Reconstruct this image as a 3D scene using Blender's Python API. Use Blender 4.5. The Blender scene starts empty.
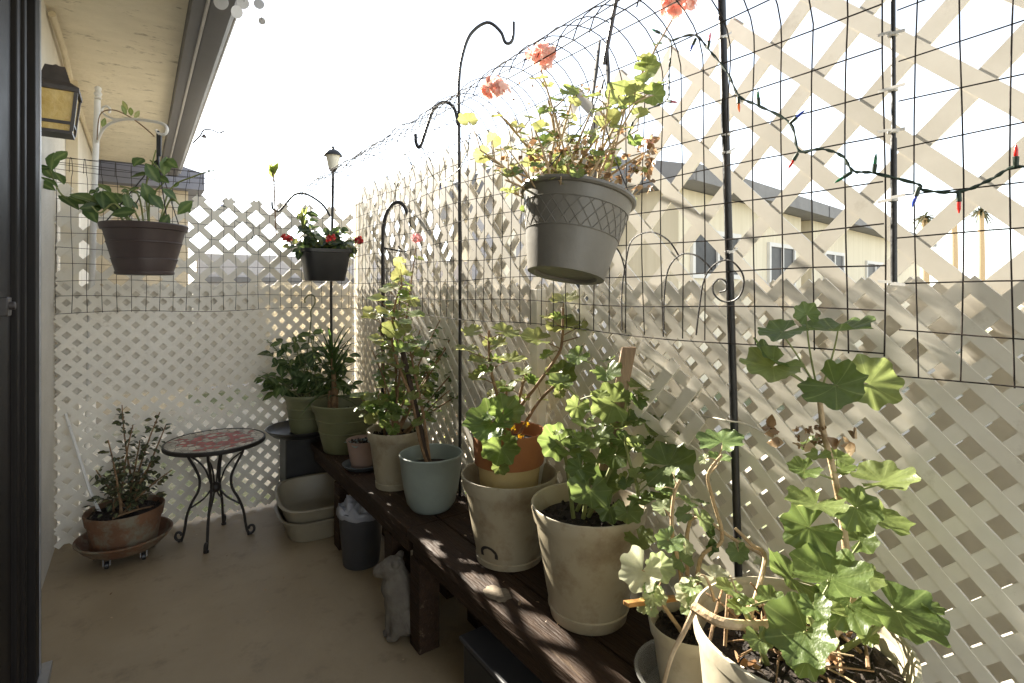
import bpy, math, random
from mathutils import Vector, Matrix, noise
R = math.radians
V = Vector
random.seed(7)
SC = bpy.context.scene
COL = SC.collection

# ------------------------------------------------------------------ camera, sky, sun, exposure
EYE = V((0, 0, 1.4)); FPX = 537.0; YAW = R(34.8); CX, CY = 512.0, 289.0
cam = bpy.data.cameras.new('camera'); cam_o = bpy.data.objects.new('camera', cam); COL.objects.link(cam_o)
cam.sensor_width = 36; cam.lens = FPX / 1024 * 36; cam.shift_y = -(341.5 - CY) / 1024
cam.clip_start = 0.02; cam.clip_end = 2000
cam_o.location = EYE; cam_o.rotation_euler = (R(90), 0, -YAW)
SC.camera = cam_o
SUN_EL, SUN_AZ = 27.0, -5.3          # azimuth measured from +y towards +x
W = bpy.data.worlds.new('World'); SC.world = W; W.use_nodes = True
nt = W.node_tree; nt.nodes.clear()
sky = nt.nodes.new('ShaderNodeTexSky'); sky.sky_type = 'NISHITA'; sky.sun_disc = False
sky.sun_elevation = R(SUN_EL); sky.sun_rotation = R(SUN_AZ)
sky.dust_density = 0.15; sky.air_density = 1.0; sky.ozone_density = 1.0
bg = nt.nodes.new('ShaderNodeBackground'); bg.inputs[1].default_value = 0.082
wo = nt.nodes.new('ShaderNodeOutputWorld')
hsv = nt.nodes.new('ShaderNodeHueSaturation'); hsv.inputs['Saturation'].default_value = .38
nt.links.new(sky.outputs[0], hsv.inputs['Color']); nt.links.new(hsv.outputs[0], bg.inputs[0]); nt.links.new(bg.outputs[0], wo.inputs[0])
sun = bpy.data.lights.new('sun', 'SUN'); sun.energy = 5.0; sun.angle = R(0.5); sun.color = (1, .92, .78)
sun_o = bpy.data.objects.new('sun', sun); COL.objects.link(sun_o)
sd = V((math.sin(R(SUN_AZ)) * math.cos(R(SUN_EL)), math.cos(R(SUN_AZ)) * math.cos(R(SUN_EL)), math.sin(R(SUN_EL))))
sun_o.rotation_euler = sd.to_track_quat('Z', 'Y').to_euler(); sun_o.location = sd * 30
vs = SC.view_settings
vs.view_transform = 'Standard'; vs.look = 'None'; vs.gamma = 1; vs.exposure = 2.5; vs.use_curve_mapping = False
SC.cycles.max_bounces = 10; SC.cycles.diffuse_bounces = 6; SC.cycles.transparent_max_bounces = 16
SC.cycles.sample_clamp_indirect = 8; SC.cycles.use_denoising = True

# ------------------------------------------------------------------ survey helpers: photograph measurement -> world point
FW = V((math.sin(YAW), math.cos(YAW), 0)); RT = V((math.cos(YAW), -math.sin(YAW), 0)); UP = V((0, 0, 1))
def ray(px, py): return FW + RT * ((px - CX) / FPX) + UP * ((CY - py) / FPX)
def at_d(px, py, d): return EYE + ray(px, py) * d
def at_z(px, py, z):
    r = ray(px, py); return EYE + r * ((z - EYE.z) / r.z)
def at_x(px, py, x):
    r = ray(px, py); return EYE + r * ((x - EYE.x) / r.x)
def at_y(px, py, y):
    r = ray(px, py); return EYE + r * ((y - EYE.y) / r.y)
def dep(p): return (V(p) - EYE).dot(FW)

# ------------------------------------------------------------------ mesh builder
class MB:
    def __init__(s): s.v = []; s.f = []; s.a = []; s.b = []
    def add(s, vs, fs, a=0.0, b=None):
        n = len(s.v); s.v += [V(p) for p in vs]; s.f += [tuple(i + n for i in f) for f in fs]
        s.a += [a] * len(vs); s.b += (b if b else [0.0] * len(vs))
    def obox(s, c, ex, ey, ez, a=0.0):
        c, ex, ey, ez = V(c), V(ex), V(ey), V(ez)
        vs = [c + ex * i + ey * j + ez * k for k in (-1, 1) for j in (-1, 1) for i in (-1, 1)]
        s.add(vs, [(0, 2, 3, 1), (4, 5, 7, 6), (0, 1, 5, 4), (2, 6, 7, 3), (0, 4, 6, 2), (1, 3, 7, 5)], a)
    def box(s, x0, x1, y0, y1, z0, z1):
        s.obox(((x0 + x1) / 2, (y0 + y1) / 2, (z0 + z1) / 2), ((x1 - x0) / 2, 0, 0), (0, (y1 - y0) / 2, 0), (0, 0, (z1 - z0) / 2)); return s
    def tube(s, pts, rad, n=8, cap=True, a=0.0):
        pts = [V(p) for p in pts]; m = len(pts)
        if not hasattr(rad, '__len__'): rad = [rad] * m
        elif len(rad) == 2 and m != 2: rad = [rad[0] + (rad[1] - rad[0]) * i / (m - 1) for i in range(m)]
        vs = []; fs = []; prev = None
        for i, p in enumerate(pts):
            t = pts[min(i + 1, m - 1)] - pts[max(i - 1, 0)]
            if t.length < 1e-9: t = V((0, 0, 1))
            t.normalize()
            if prev is None:
                q = V((0, 0, 1)) if abs(t.z) < .9 else V((1, 0, 0)); u = t.cross(q).normalized()
            else:
                u = prev - t * prev.dot(t); u = u.normalized() if u.length > 1e-6 else t.orthogonal().normalized()
            prev = u; w = t.cross(u)
            for k in range(n):
                an = 2 * math.pi * k / n; vs.append(p + (u * math.cos(an) + w * math.sin(an)) * rad[i])
        for i in range(m - 1):
            for k in range(n):
                k2 = (k + 1) % n; fs.append((i * n + k, i * n + k2, (i + 1) * n + k2, (i + 1) * n + k))
        if cap: fs += [tuple(reversed(range(n))), tuple((m - 1) * n + k for k in range(n))]
        s.add(vs, fs, a); return s
    def lathe(s, c, prof, n=40, axis=UP, wob=0.0, ring=False):
        c = V(c); ax = V(axis).normalized(); u = ax.orthogonal().normalized() if abs(ax.z) < .999 else V((1, 0, 0)); w = ax.cross(u)
        vs = []; fs = []; m = len(prof); ph = random.random() * 6
        for r, z in prof:
            for k in range(n):
                an = 2 * math.pi * k / n; rr = r * (1 + wob * math.sin(2 * an + ph))
                vs.append(c + ax * z + (u * math.cos(an) + w * math.sin(an)) * rr)
        for i in range(m - 1):
            for k in range(n):
                k2 = (k + 1) % n; fs.append((i * n + k, i * n + k2, (i + 1) * n + k2, (i + 1) * n + k))
        if ring:
            for k in range(n): k2 = (k + 1) % n; fs.append(((m - 1) * n + k, (m - 1) * n + k2, k2, k))
        else: fs += [tuple(reversed(range(n))), tuple((m - 1) * n + k for k in range(n))]
        s.add(vs, fs); return s
    def build(s, name, mat, root=None, smooth=True, ang=40, bevel=0.0):
        off = V(root.matrix_basis.translation) if root else V((0, 0, 0))
        rr = root
        while rr is not None and rr.parent is not None:
            rr = rr.parent; off = off + rr.location
        me = bpy.data.meshes.new(name); me.from_pydata([p - off for p in s.v], [], s.f)
        at = me.attributes.new('lv', 'FLOAT', 'POINT'); at.data.foreach_set('value', s.a)
        at = me.attributes.new('vein', 'FLOAT', 'POINT'); at.data.foreach_set('value', s.b)
        me.update(); me.materials.append(mat)
        if smooth:
            me.polygons.foreach_set('use_smooth', [True] * len(me.polygons)); me.set_sharp_from_angle(angle=R(ang))
        o = bpy.data.objects.new(name, me); COL.objects.link(o)
        if root: o.parent = root
        if bevel:
            b = o.modifiers.new('bevel', 'BEVEL'); b.width = bevel; b.segments = 2; b.limit_method = 'ANGLE'; b.angle_limit = R(40)
        return o
def tag(o, label=None, cat=None, group=None, kind=None):
    if label: o['label'] = label
    if cat: o['category'] = cat
    if group: o['group'] = group
    if kind: o['kind'] = kind
    return o
def thing(name, loc, label, cat, group=None):
    o = bpy.data.objects.new(name, None); COL.objects.link(o); o.location = loc; o.empty_display_size = .1
    return tag(o, label, cat, group)
def bez(p0, p1, p2, n=8):
    p0, p1, p2 = V(p0), V(p1), V(p2)
    return [p0 * (1 - t) ** 2 + p1 * 2 * t * (1 - t) + p2 * t * t for t in [i / n for i in range(n + 1)]]
def smooth_path(pts, sub=5):
    pts = [V(p) for p in pts]; out = []
    for i in range(len(pts) - 1):
        p0 = pts[max(i - 1, 0)]; p1 = pts[i]; p2 = pts[i + 1]; p3 = pts[min(i + 2, len(pts) - 1)]
        for k in range(sub):
            t = k / sub
            out.append(.5 * ((2 * p1) + (p2 - p0) * t + (2 * p0 - 5 * p1 + 4 * p2 - p3) * t * t + (3 * p1 - p0 - 3 * p2 + p3) * t ** 3))
    out.append(pts[-1]); return out
def rnd(a, b): return random.uniform(a, b)
def rvec():
    while True:
        p = V((rnd(-1, 1), rnd(-1, 1), rnd(-1, 1)))
        if .01 < p.length < 1: return p.normalized()

# ------------------------------------------------------------------ materials
def mat(name, c1, c2=None, rough=.6, scale=8, bump=0.0, bscale=60, metal=0.0, detail=6, spec=.5, stretch=None, c3=None, c3s=3, c3t=(.58, .66), trans=0.0, alpha=None):
    m = bpy.data.materials.new(name); m.use_nodes = True; t = m.node_tree; N = t.nodes; L = t.links
    p = N['Principled BSDF']; p.inputs['Roughness'].default_value = rough; p.inputs['Metallic'].default_value = metal
    p.inputs['Specular IOR Level'].default_value = spec
    tc = N.new('ShaderNodeTexCoord'); mp = N.new('ShaderNodeMapping'); L.new(tc.outputs['Object'], mp.inputs[0])
    if stretch: mp.inputs['Scale'].default_value = stretch
    n1 = N.new('ShaderNodeTexNoise'); n1.inputs['Scale'].default_value = scale; n1.inputs['Detail'].default_value = detail; n1.inputs['Roughness'].default_value = .6
    L.new(mp.outputs[0], n1.inputs[0])
    rp = N.new('ShaderNodeValToRGB'); rp.color_ramp.elements[0].position = .34; rp.color_ramp.elements[1].position = .66
    rp.color_ramp.elements[0].color = (*c1, 1); rp.color_ramp.elements[1].color = (*(c2 or [c * 1.25 for c in c1]), 1)
    L.new(n1.outputs[0], rp.inputs[0]); out = rp.outputs[0]
    if c3:
        n3 = N.new('ShaderNodeTexNoise'); n3.inputs['Scale'].default_value = c3s; n3.inputs['Detail'].default_value = 8; n3.inputs['Roughness'].default_value = .7
        L.new(mp.outputs[0], n3.inputs[0]); r3 = N.new('ShaderNodeValToRGB'); r3.color_ramp.elements[0].position = c3t[0]; r3.color_ramp.elements[1].position = c3t[1]
        L.new(n3.outputs[0], r3.inputs[0]); mx = N.new('ShaderNodeMix'); mx.data_type = 'RGBA'
        L.new(r3.outputs[0], mx.inputs[0]); L.new(out, mx.inputs[6]); mx.inputs[7].default_value = (*c3, 1); out = mx.outputs[2]
    L.new(out, p.inputs['Base Color'])
    rm = N.new('ShaderNodeMapRange'); rm.inputs[3].default_value = max(.05, rough - .12); rm.inputs[4].default_value = min(1, rough + .12)
    L.new(n1.outputs[0], rm.inputs[0]); L.new(rm.outputs[0], p.inputs['Roughness'])
    if bump:
        nb = N.new('ShaderNodeTexNoise'); nb.inputs['Scale'].default_value = bscale; nb.inputs['Detail'].default_value = 5
        L.new(mp.outputs[0], nb.inputs[0]); b = N.new('ShaderNodeBump'); b.inputs['Strength'].default_value = bump; b.inputs['Distance'].default_value = .01
        L.new(nb.outputs[0], b.inputs['Height']); L.new(b.outputs[0], p.inputs['Normal'])
    if trans: p.inputs['Transmission Weight'].default_value = trans
    return m
def leaf_mat(name, cols, tr=.45, vein=(.35, .42, .16), rough=.42, tv=2.0, ts=1.1, th=.485):
    m = bpy.data.materials.new(name); m.use_nodes = True; t = m.node_tree; N = t.nodes; L = t.links
    p = N['Principled BSDF']; p.inputs['Roughness'].default_value = rough; p.inputs['Specular IOR Level'].default_value = .5
    at = N.new('ShaderNodeAttribute'); at.attribute_name = 'lv'
    rp = N.new('ShaderNodeValToRGB'); e = rp.color_ramp.elements
    while len(e) < len(cols): e.new(.5)
    for i, c in enumerate(cols): e[i].position = i / (len(cols) - 1); e[i].color = (*c, 1)
    L.new(at.outputs['Fac'], rp.inputs[0])
    tc = N.new('ShaderNodeTexCoord'); ns = N.new('ShaderNodeTexNoise'); ns.inputs['Scale'].default_value = 45; ns.inputs['Detail'].default_value = 5
    L.new(tc.outputs['Object'], ns.inputs[0])
    hs = N.new('ShaderNodeHueSaturation'); mr = N.new('ShaderNodeMapRange'); mr.inputs[3].default_value = .65; mr.inputs[4].default_value = 1.4
    L.new(ns.outputs[0], mr.inputs[0]); L.new(mr.outputs[0], hs.inputs['Value']); L.new(rp.outputs[0], hs.inputs['Color'])
    av = N.new('ShaderNodeAttribute'); av.attribute_name = 'vein'
    r2 = N.new('ShaderNodeValToRGB'); r2.color_ramp.elements[0].position = .72; r2.color_ramp.elements[1].position = 1.0
    r2.color_ramp.elements[1].color = (.28, .28, .28, 1)
    L.new(av.outputs['Fac'], r2.inputs[0])
    mx = N.new('ShaderNodeMix'); mx.data_type = 'RGBA'; L.new(r2.outputs[0], mx.inputs[0]); L.new(hs.outputs[0], mx.inputs[6]); mx.inputs[7].default_value = (*vein, 1)
    out = mx.outputs[2]
    L.new(out, p.inputs['Base Color'])
    bp = N.new('ShaderNodeBump'); bp.inputs['Strength'].default_value = .35; bp.inputs['Distance'].default_value = .004
    n2 = N.new('ShaderNodeTexNoise'); n2.inputs['Scale'].default_value = 160; L.new(tc.outputs['Object'], n2.inputs[0]); L.new(n2.outputs[0], bp.inputs['Height']); L.new(bp.outputs[0], p.inputs['Normal'])
    tl = N.new('ShaderNodeBsdfTranslucent'); h2 = N.new('ShaderNodeHueSaturation'); h2.inputs['Value'].default_value = tv; h2.inputs['Saturation'].default_value = ts; h2.inputs['Hue'].default_value = th
    L.new(out, h2.inputs['Color']); L.new(h2.outputs[0], tl.inputs[0])
    ms = N.new('ShaderNodeMixShader'); ms.inputs[0].default_value = tr
    L.new(p.outputs[0], ms.inputs[1]); L.new(tl.outputs[0], ms.inputs[2]); L.new(ms.outputs[0], N['Material Output'].inputs[0])
    return m

M = {}
M['soffit'] = mat('soffit_stucco', (.68, .615, .48), (.77, .70, .56), .9, 5, .8, 30, stretch=(.8, 1.5, 1), c3=(.40, .35, .26), c3s=11, c3t=(.58, .66))
M['wall'] = mat('white_stucco', (.62, .58, .50), (.70, .66, .58), .9, 4, .5, 60)
M['floor'] = mat('painted_concrete', (.29, .222, .133), (.345, .27, .17), .55, 3, .12, 40, c3=(.185, .14, .085), c3s=6.5, c3t=(.55, .76))
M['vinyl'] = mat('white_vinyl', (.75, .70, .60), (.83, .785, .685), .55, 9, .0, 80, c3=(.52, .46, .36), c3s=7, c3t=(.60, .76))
M['vinyl_tan_shade'] = mat('tan_shade_vinyl', (.61, .57, .49), (.69, .65, .57), .6, 9, .0, 80, c3=(.45, .40, .32), c3s=7, c3t=(.60, .76))  # duller vinyl: tan of the upper panel, painted-in shade on rear panels
M['bench'] = mat('dark_stained_wood', (.026, .014, .008), (.052, .029, .016), .65, 7, .6, 26, spec=.22, stretch=(6, .7, 6), c3=(.16, .115, .075), c3s=5, c3t=(.60, .72))
M['stake'] = mat('grey_wood', (.20, .13, .08), (.30, .21, .13), .8, 8, .3, 30, stretch=(8, 8, .8))
M['stakedark'] = mat('dark_wood', (.035, .022, .014), (.07, .045, .03), .8, 8, .3, 30, stretch=(8, 8, .8))
M['orangewood'] = mat('orange_wood', (.34, .17, .05), (.42, .22, .07), .6, 8, .2, 30)
M['black'] = mat('black_metal', (.012, .012, .013), (.025, .024, .024), .42, 20, .1, 90)
M['wire'] = mat('rusty_wire', (.016, .013, .011), (.04, .03, .024), .7, 25, spec=.2)
M['wirelight'] = mat('galvanised_wire', (.20, .185, .16), (.34, .32, .28), .5, 25, metal=.3)
M['iron'] = mat('wrought_iron', (.012, .010, .009), (.028, .022, .018), .5, 30, .2, 120)
M['whitemetal'] = mat('white_painted_metal', (.66, .64, .60), (.74, .72, .68), .45, 15, .05, 60, c3=(.40, .36, .3), c3s=14, c3t=(.66, .74))
M['bronze'] = mat('dark_bronze', (.035, .030, .028), (.06, .05, .046), .45, 15)
M['doorframe'] = mat('dark_brown_frame', (.010, .0085, .0075), (.016, .013, .011), .55, 6, spec=.2)
M['alu'] = mat('aluminium_edge', (.30, .30, .31), (.42, .42, .43), .35, 12, metal=.6)
M['gutter'] = mat('grey_gutter', (.105, .105, .115), (.135, .135, .148), .5, 5)
M['gutterlight'] = mat('pale_gutter_lip', (.42, .41, .41), (.5, .49, .49), .45, 6)
M['conduit'] = mat('cream_conduit', (.56, .48, .34), (.64, .56, .41), .6, 9)
M['bark'] = mat('stem_bark', (.17, .10, .05), (.30, .19, .10), .8, 30, .4, 120)
M['drystem'] = mat('dry_stem', (.36, .25, .14), (.50, .38, .23), .8, 30, .4, 120)
M['stem'] = mat('green_stem', (.14, .17, .05), (.24, .26, .09), .6, 25)
M['soil'] = mat('potting_soil', (.010, .007, .005), (.035, .023, .015), .95, 60, 1.0, 90, c3=(.10, .07, .04), c3s=70, c3t=(.62, .66))
M['olive'] = mat('olive_plastic', (.15, .155, .075), (.19, .195, .10), .5, 6, .04, 60)
M['beige'] = mat('beige_plastic', (.345, .30, .205), (.42, .37, .265), .5, 5, .05, 60, c3=(.24, .185, .115), c3s=8, c3t=(.49, .68))
M['ivory'] = mat('ivory_plastic', (.41, .37, .275), (.48, .44, .34), .45, 5, .05, 60, c3=(.28, .23, .155), c3s=7, c3t=(.49, .70))
M['bluegrey'] = mat('pale_blue_glaze', (.265, .31, .28), (.33, .38, .345), .35, 6, .05, 40, c3=(.22, .24, .2), c3s=5, c3t=(.64, .8))
M['terra'] = mat('terracotta', (.30, .115, .04), (.40, .165, .06), .75, 6, .15, 70, c3=(.46, .32, .2), c3s=6, c3t=(.62, .78))
M['terrapale'] = mat('yellowed_terracotta', (.50, .37, .16), (.58, .45, .22), .75, 6, .15, 70)
M['terraold'] = mat('mossy_terracotta', (.13, .062, .03), (.20, .10, .05), .8, 7, .3, 60, c3=(.20, .175, .12), c3s=9, c3t=(.47, .62))
M['pink'] = mat('pinkish_clay', (.30, .20, .16), (.36, .25, .20), .7, 7, .1, 60)
M['brownpot'] = mat('brown_plastic', (.050, .034, .031), (.066, .046, .042), .45, 6, .05, 60)
M['greypot'] = mat('taupe_plastic', (.135, .125, .105), (.17, .157, .135), .42, 7, .06, 60)
M['blackplastic'] = mat('black_plastic', (.014, .014, .015), (.024, .024, .025), .4, 8)
M['saucer'] = mat('slate_blue_plastic', (.075, .085, .09), (.10, .11, .115), .45, 8)
M['bin'] = mat('dark_grey_plastic', (.050, .050, .055), (.065, .065, .07), .45, 8)
M['bag'] = mat('grey_plastic_bag', (.22, .22, .24), (.34, .34, .36), .35, 10, .6, 18)
M['litter'] = mat('taupe_litter_plastic', (.25, .215, .15), (.30, .265, .19), .4, 5)
M['stone'] = mat('cast_stone', (.12, .10, .08), (.175, .155, .12), .9, 14, .5, 80, c3=(.2, .18, .15), c3s=8)
M['amber'] = mat('amber_glass', (.48, .32, .09), (.60, .44, .16), .3, 14, .3, 40)
M['frost'] = mat('frosted_glass', (.66, .62, .50), (.76, .72, .60), .35, 14)
M['clear'] = mat('clear_plastic', (.55, .55, .52), (.62, .62, .6), .2, 8, trans=.75)
M['shell'] = mat('capiz_shell', (.42, .42, .43), (.6, .6, .62), .3, 8)
M['cord'] = mat('green_cord', (.012, .028, .016), (.022, .045, .026), .5, 20)
M['twine'] = mat('pale_twine', (.5, .45, .36), (.6, .55, .46), .8, 40)
M['tie'] = mat('white_zip_tie', (.75, .73, .69), (.8, .78, .74), .4, 20)
for n_, c_ in dict(red=(.55, .02, .015), orange=(.70, .13, .02), blue=(.03, .06, .35), green=(.01, .12, .05), pinkb=(.6, .12, .16)).items():
    M['bulb_' + n_] = mat('bulb_' + n_, c_, None, .2, 10)
M['salmon'] = leaf_mat('salmon_petal', [(.80, .44, .37), (.85, .58, .51), (.87, .68, .62)], .45, (.85, .55, .46), .5, 1.1, .9, .5)
M['pinkp'] = leaf_mat('pink_petal', [(.78, .34, .36), (.85, .48, .48), (.86, .58, .56)], .3, (.8, .4, .4), .5, 1.0, .9, .5)
M['redp'] = leaf_mat('red_petal', [(.22, .012, .015), (.36, .025, .022), (.50, .05, .04)], .25, (.5, .05, .05), .5, 1.0, 1.0, .5)
M['yellowp'] = leaf_mat('yellow_petal', [(.72, .55, .05), (.80, .64, .10)], .3, (.7, .5, .1))
M['ger'] = leaf_mat('geranium_leaf', [(.062, .100, .026), (.092, .138, .038), (.122, .168, .050), (.17, .21, .07)], .5, tv=2.2, ts=1.0)
M['gerlit'] = leaf_mat('yellow_green_leaf', [(.07, .125, .028), (.11, .175, .035), (.16, .205, .055), (.22, .23, .075)], .48, tv=1.8, ts=.95)
M['variegated'] = leaf_mat('variegated_leaf', [(.10, .16, .05), (.16, .22, .09), (.30, .34, .20), (.5, .5, .38)], .4)
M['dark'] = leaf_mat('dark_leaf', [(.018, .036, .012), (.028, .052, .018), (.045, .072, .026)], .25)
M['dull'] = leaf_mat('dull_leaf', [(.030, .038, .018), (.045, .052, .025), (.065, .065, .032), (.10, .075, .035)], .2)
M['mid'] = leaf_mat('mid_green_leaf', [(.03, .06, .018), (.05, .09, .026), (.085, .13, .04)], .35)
M['dry'] = leaf_mat('dead_leaf', [(.13, .085, .045), (.24, .16, .085), (.42, .32, .20)], .3, (.3, .2, .1))
M['bluegreen'] = leaf_mat('blue_grey_leaf', [(.12, .17, .16), (.19, .25, .24)], .15)

# ================================================================== SETTING
def S(name, mb, m, **k): return tag(mb.build(name, m, None, k.get('smooth', False)), kind='structure')
FX, BY, WX = 1.26, 3.74, -.372      # side fence plane, back fence plane, house wall plane
m = MB(); m.add([(-300, -300, -.06), (300, -300, -.06), (300, 300, -.06), (-300, 300, -.06)], [(0, 1, 2, 3)])
M['ground'] = mat('pale_ground', (.44, .40, .32), (.54, .49, .40), .9, .6, .3, 12, c3=(.17, .19, .09), c3s=.35, c3t=(.5, .56))
S('ground', m, M['ground'])
S('patio_floor', MB().box(WX, FX + .12, -1.6, BY + .08, -.055, 0), M['floor'])

# house: wall, soffit, gutter, fascia as one building
house = thing('house', (WX, 2, 0), 'house side wall of pale stucco with beige eave and grey gutter above the patio', 'house')
h = MB(); h.box(-4, WX, -1.6, 7.2, -.05, 2.80); h.build('wall', M['wall'], house, False)
h = MB(); h.box(WX - .01, .197, -1.6, 7.2, 2.78, 2.86); h.build('soffit', M['soffit'], house, False)
h = MB(); h.add([(-4, -1.8, 4.0), (.26, -1.8, 2.90), (.26, 7.3, 2.90), (-4, 7.3, 4.0), (-4, -1.8, 4.1), (.26, -1.8, 3.0), (.26, 7.3, 3.0), (-4, 7.3, 4.1)],
               [(0, 3, 2, 1), (4, 5, 6, 7), (0, 1, 5, 4), (1, 2, 6, 5), (2, 3, 7, 6), (3, 0, 4, 7)])
h.build('roof', M['gutter'], house, False)
h = MB(); h.box(-4, .2, 7.2, 7.28, 2.78, 3.2); h.build('gable_board', M['gutter'], house, False)
h = MB(); h.box(.20, .252, -1.6, 7.25, 2.70, 2.92); h.build('fascia', M['gutter'], house, False)
g = MB(); ys = (-1.6, 7.25)
prof = [(.262, 2.90), (.262, 2.70), (.29, 2.685), (.355, 2.685), (.375, 2.70), (.39, 2.76), (.408, 2.79), (.408, 2.83), (.40, 2.83), (.40, 2.80), (.38, 2.77), (.365, 2.705), (.35, 2.695), (.295, 2.695), (.272, 2.71), (.272, 2.90)]
vs_ = [(x, y, z) for y in ys for x, z in prof]; n_ = len(prof)
g.add(vs_, [(i, (i + 1) % n_, n_ + (i + 1) % n_, n_ + i) for i in range(n_)] + [tuple(reversed(range(n_))), tuple(range(n_, 2 * n_))])
go = g.build('gutter', M['gutter'], house, True, 30)
g = MB(); g.tube([(.257, -1.6, 2.694), (.257, 7.25, 2.694)], .0075, 6); g.tube([(.404, -1.6, 2.822), (.404, 7.25, 2.822)], .012, 8); g.tube([(.388, -1.6, 2.735), (.388, 7.25, 2.735)], .010, 8); g.build('bead', M['gutterlight'], go)
c = MB(); c.tube([(WX + .022, -1.6, 2.755), (WX + .022, 3.25, 2.755)], .013, 8); c.tube(smooth_path([(WX + .022, 3.45, 2.75), (WX + .03, 3.9, 2.72), (WX + .02, 4.6, 2.70), (WX + .02, 6.9, 2.70)]), .016, 8)
c.build('conduit', M['conduit'], house)
c = MB(); c.box(WX + .002, WX + .06, 4.3, 4.36, .0, 2.7); c.build('downspout', M['conduit'], house, False)

# sliding door frame in the house wall
dr = thing('sliding_door', (WX, 1.6, 0), 'dark brown sliding door frame with a grey metal edge at the left of the patio', 'door')
d = MB(); d.box(WX - .02, WX + .055, 2.30, 2.52, .03, 2.50); d.build('jamb', M['doorframe'], dr, False, bevel=.004)
d = MB(); d.box(WX + .0, WX + .085, 2.525, 2.545, .03, 2.62); d.build('edge_strip', M['alu'], dr, False)
d = MB(); d.box(WX - .01, WX + .082, 2.44, 2.524, .03, 2.55); d.box(WX - .01, WX + .065, 2.36, 2.40, .03, 2.5); d.build('stile', M['doorframe'], dr, False, bevel=.003)
d = MB(); d.box(WX + .003, WX + .04, .6, 2.298, .04, 2.48); dp = d.build('door_panel', M['doorframe'], dr, False)
d = MB(); d.box(WX + .0, WX + .088, .6, 2.438, 2.505, 2.60); d.build('head_rail', M['doorframe'], dr, False, bevel=.004)
d = MB(); d.box(WX + .0, WX + .11, .6, 2.60, .002, .028); d.box(WX + .03, WX + .036, .6, 2.59, .03, .045); d.box(WX + .06, WX + .066, .6, 2.59, .03, .045); d.build('sill', M['alu'], dr, False)
q = at_x(4, 309, WX + .045); q.y -= .03; d = MB(); d.box(WX + .035, WX + .062, q.y - .03, q.y + .03, q.z - .02, q.z + .035); d.tube([(WX + .055, q.y, q.z + .01), (WX + .075, q.y, q.z + .01)], .012, 12); d.build('latch', M['bronze'], dp, bevel=.003)

# ---- lattice
def lattice(mb, o, u, nrm, W_, H_, pitch, sw, th, ph=0.0, flat=False):
    o, u, nrm = V(o), V(u).normalized(), V(nrm).normalized()
    for sgn in (1, -1):
        st = pitch * math.sqrt(2); n0 = -int(H_ / st) - 2; n1 = int((W_ + H_) / st) + 2
        for k in range(n0, n1 + 1):
            b = k * st + ph * st        # line: s = b + sgn*t   (t height)
            if sgn > 0: t0, t1 = max(0, -b), min(H_, W_ - b)
            else: t0, t1 = max(0, b - W_), min(H_, b)
            if t1 - t0 < .02: continue
            p = o + u * (b + sgn * t0) + UP * t0; q = o + u * (b + sgn * t1) + UP * t1
            d = (q - p).normalized(); w = nrm.cross(d)
            jit = rnd(-.0012, .0012)
            mb.obox((p + q) / 2 + nrm * (sgn * (.0006 if flat else th / 2 + .0003) + jit * (.2 if flat else 1)), (q - p) / 2, w * (sw / 2), nrm * (th / 2 - .0003))
PR, ST, SW, SL = .0615, .142, .038, .028
PS = PR * math.sqrt(2)
def post(mb, x, y, z0, z1, s=.045): mb.box(x - s, x + s, y - s, y + s, z0, z1)
# back fence
fb = thing('lattice_fence', (.4, BY, 0), 'cream lattice fence closing the far end of the patio behind the mosaic table', 'fence')
Wb = FX - WX - .03
m = MB(); lattice(m, (WX + .01, BY, .02), (1, 0, 0), (0, -1, 0), Wb, 1.40, PR, SL + .003, .006, 0, True); m.build('lower_panel', M['vinyl'], fb, False)
m = MB(); lattice(m, (WX + .01, BY + .03, .02 + PS * 9), (1, 0, 0), (0, -1, 0), Wb, 1.40 - PS * 9, PR, SL + .003, .006, .46); m.build('rear_panel', M['vinyl_tan_shade'], fb, False)
m = MB(); lattice(m, (WX + .01, BY + .03, 1.30), (1, 0, 0), (0, -1, 0), Wb, .66, .112, SW, .006, .2); m.build('upper_panel', M['vinyl'], fb, False)
for a_ in ((FX + .07, BY + .07, -.05, 2.02), (WX + .06, BY + .12, -.05, 1.9, .04)):
    m = MB(); post(m, *a_); m.build('fence_post', M['vinyl'], fb, False, bevel=.003)
# side fence
fs = thing('lattice_fence', (FX, 1.2, 0), 'long cream lattice fence running behind the plant bench on the right', 'fence')
Ws = BY + 1.0
PY = at_x(538, 350, FX - .03).y
m = MB(); lattice(m, (FX, PY, .02), (0, 1, 0), (-1, 0, 0), BY - PY, 1.39, PR, SL + .003, .006, .3); m.build('lower_panel', M['vinyl'], fs, False)
m = MB(); lattice(m, (FX, -1.0, .02), (0, 1, 0), (-1, 0, 0), PY + 1.0, 1.395, PR, SL, .007, .3, True); m.build('lower_panel', M['vinyl'], fs, False)
m = MB(); lattice(m, (FX + .050, -1.0, .02), (0, 1, 0), (-1, 0, 0), Ws, 1.39, PR, SL + .010, .006, .76, True); m.build('rear_panel', M['vinyl_tan_shade'], fs, False)  # darker vinyl paints shade behind the holes; carried to the floor to cut light
m = MB(); lattice(m, (FX + .024, -1.0, 1.28), (0, 1, 0), (-1, 0, 0), Ws, .82, ST, .037, .006, .1, True); m.build('upper_panel', M['vinyl_tan_shade'], fs, False)
q = at_x(538, 350, FX - .03)
for a_ in ((FX - .03, q.y, 0, 1.40, .022), (FX + .12, q.y + .45, -.05, 2.0, .04)):
    m = MB(); post(m, *a_); m.build('fence_post', M['vinyl'], fs, False, bevel=.003)
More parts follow.
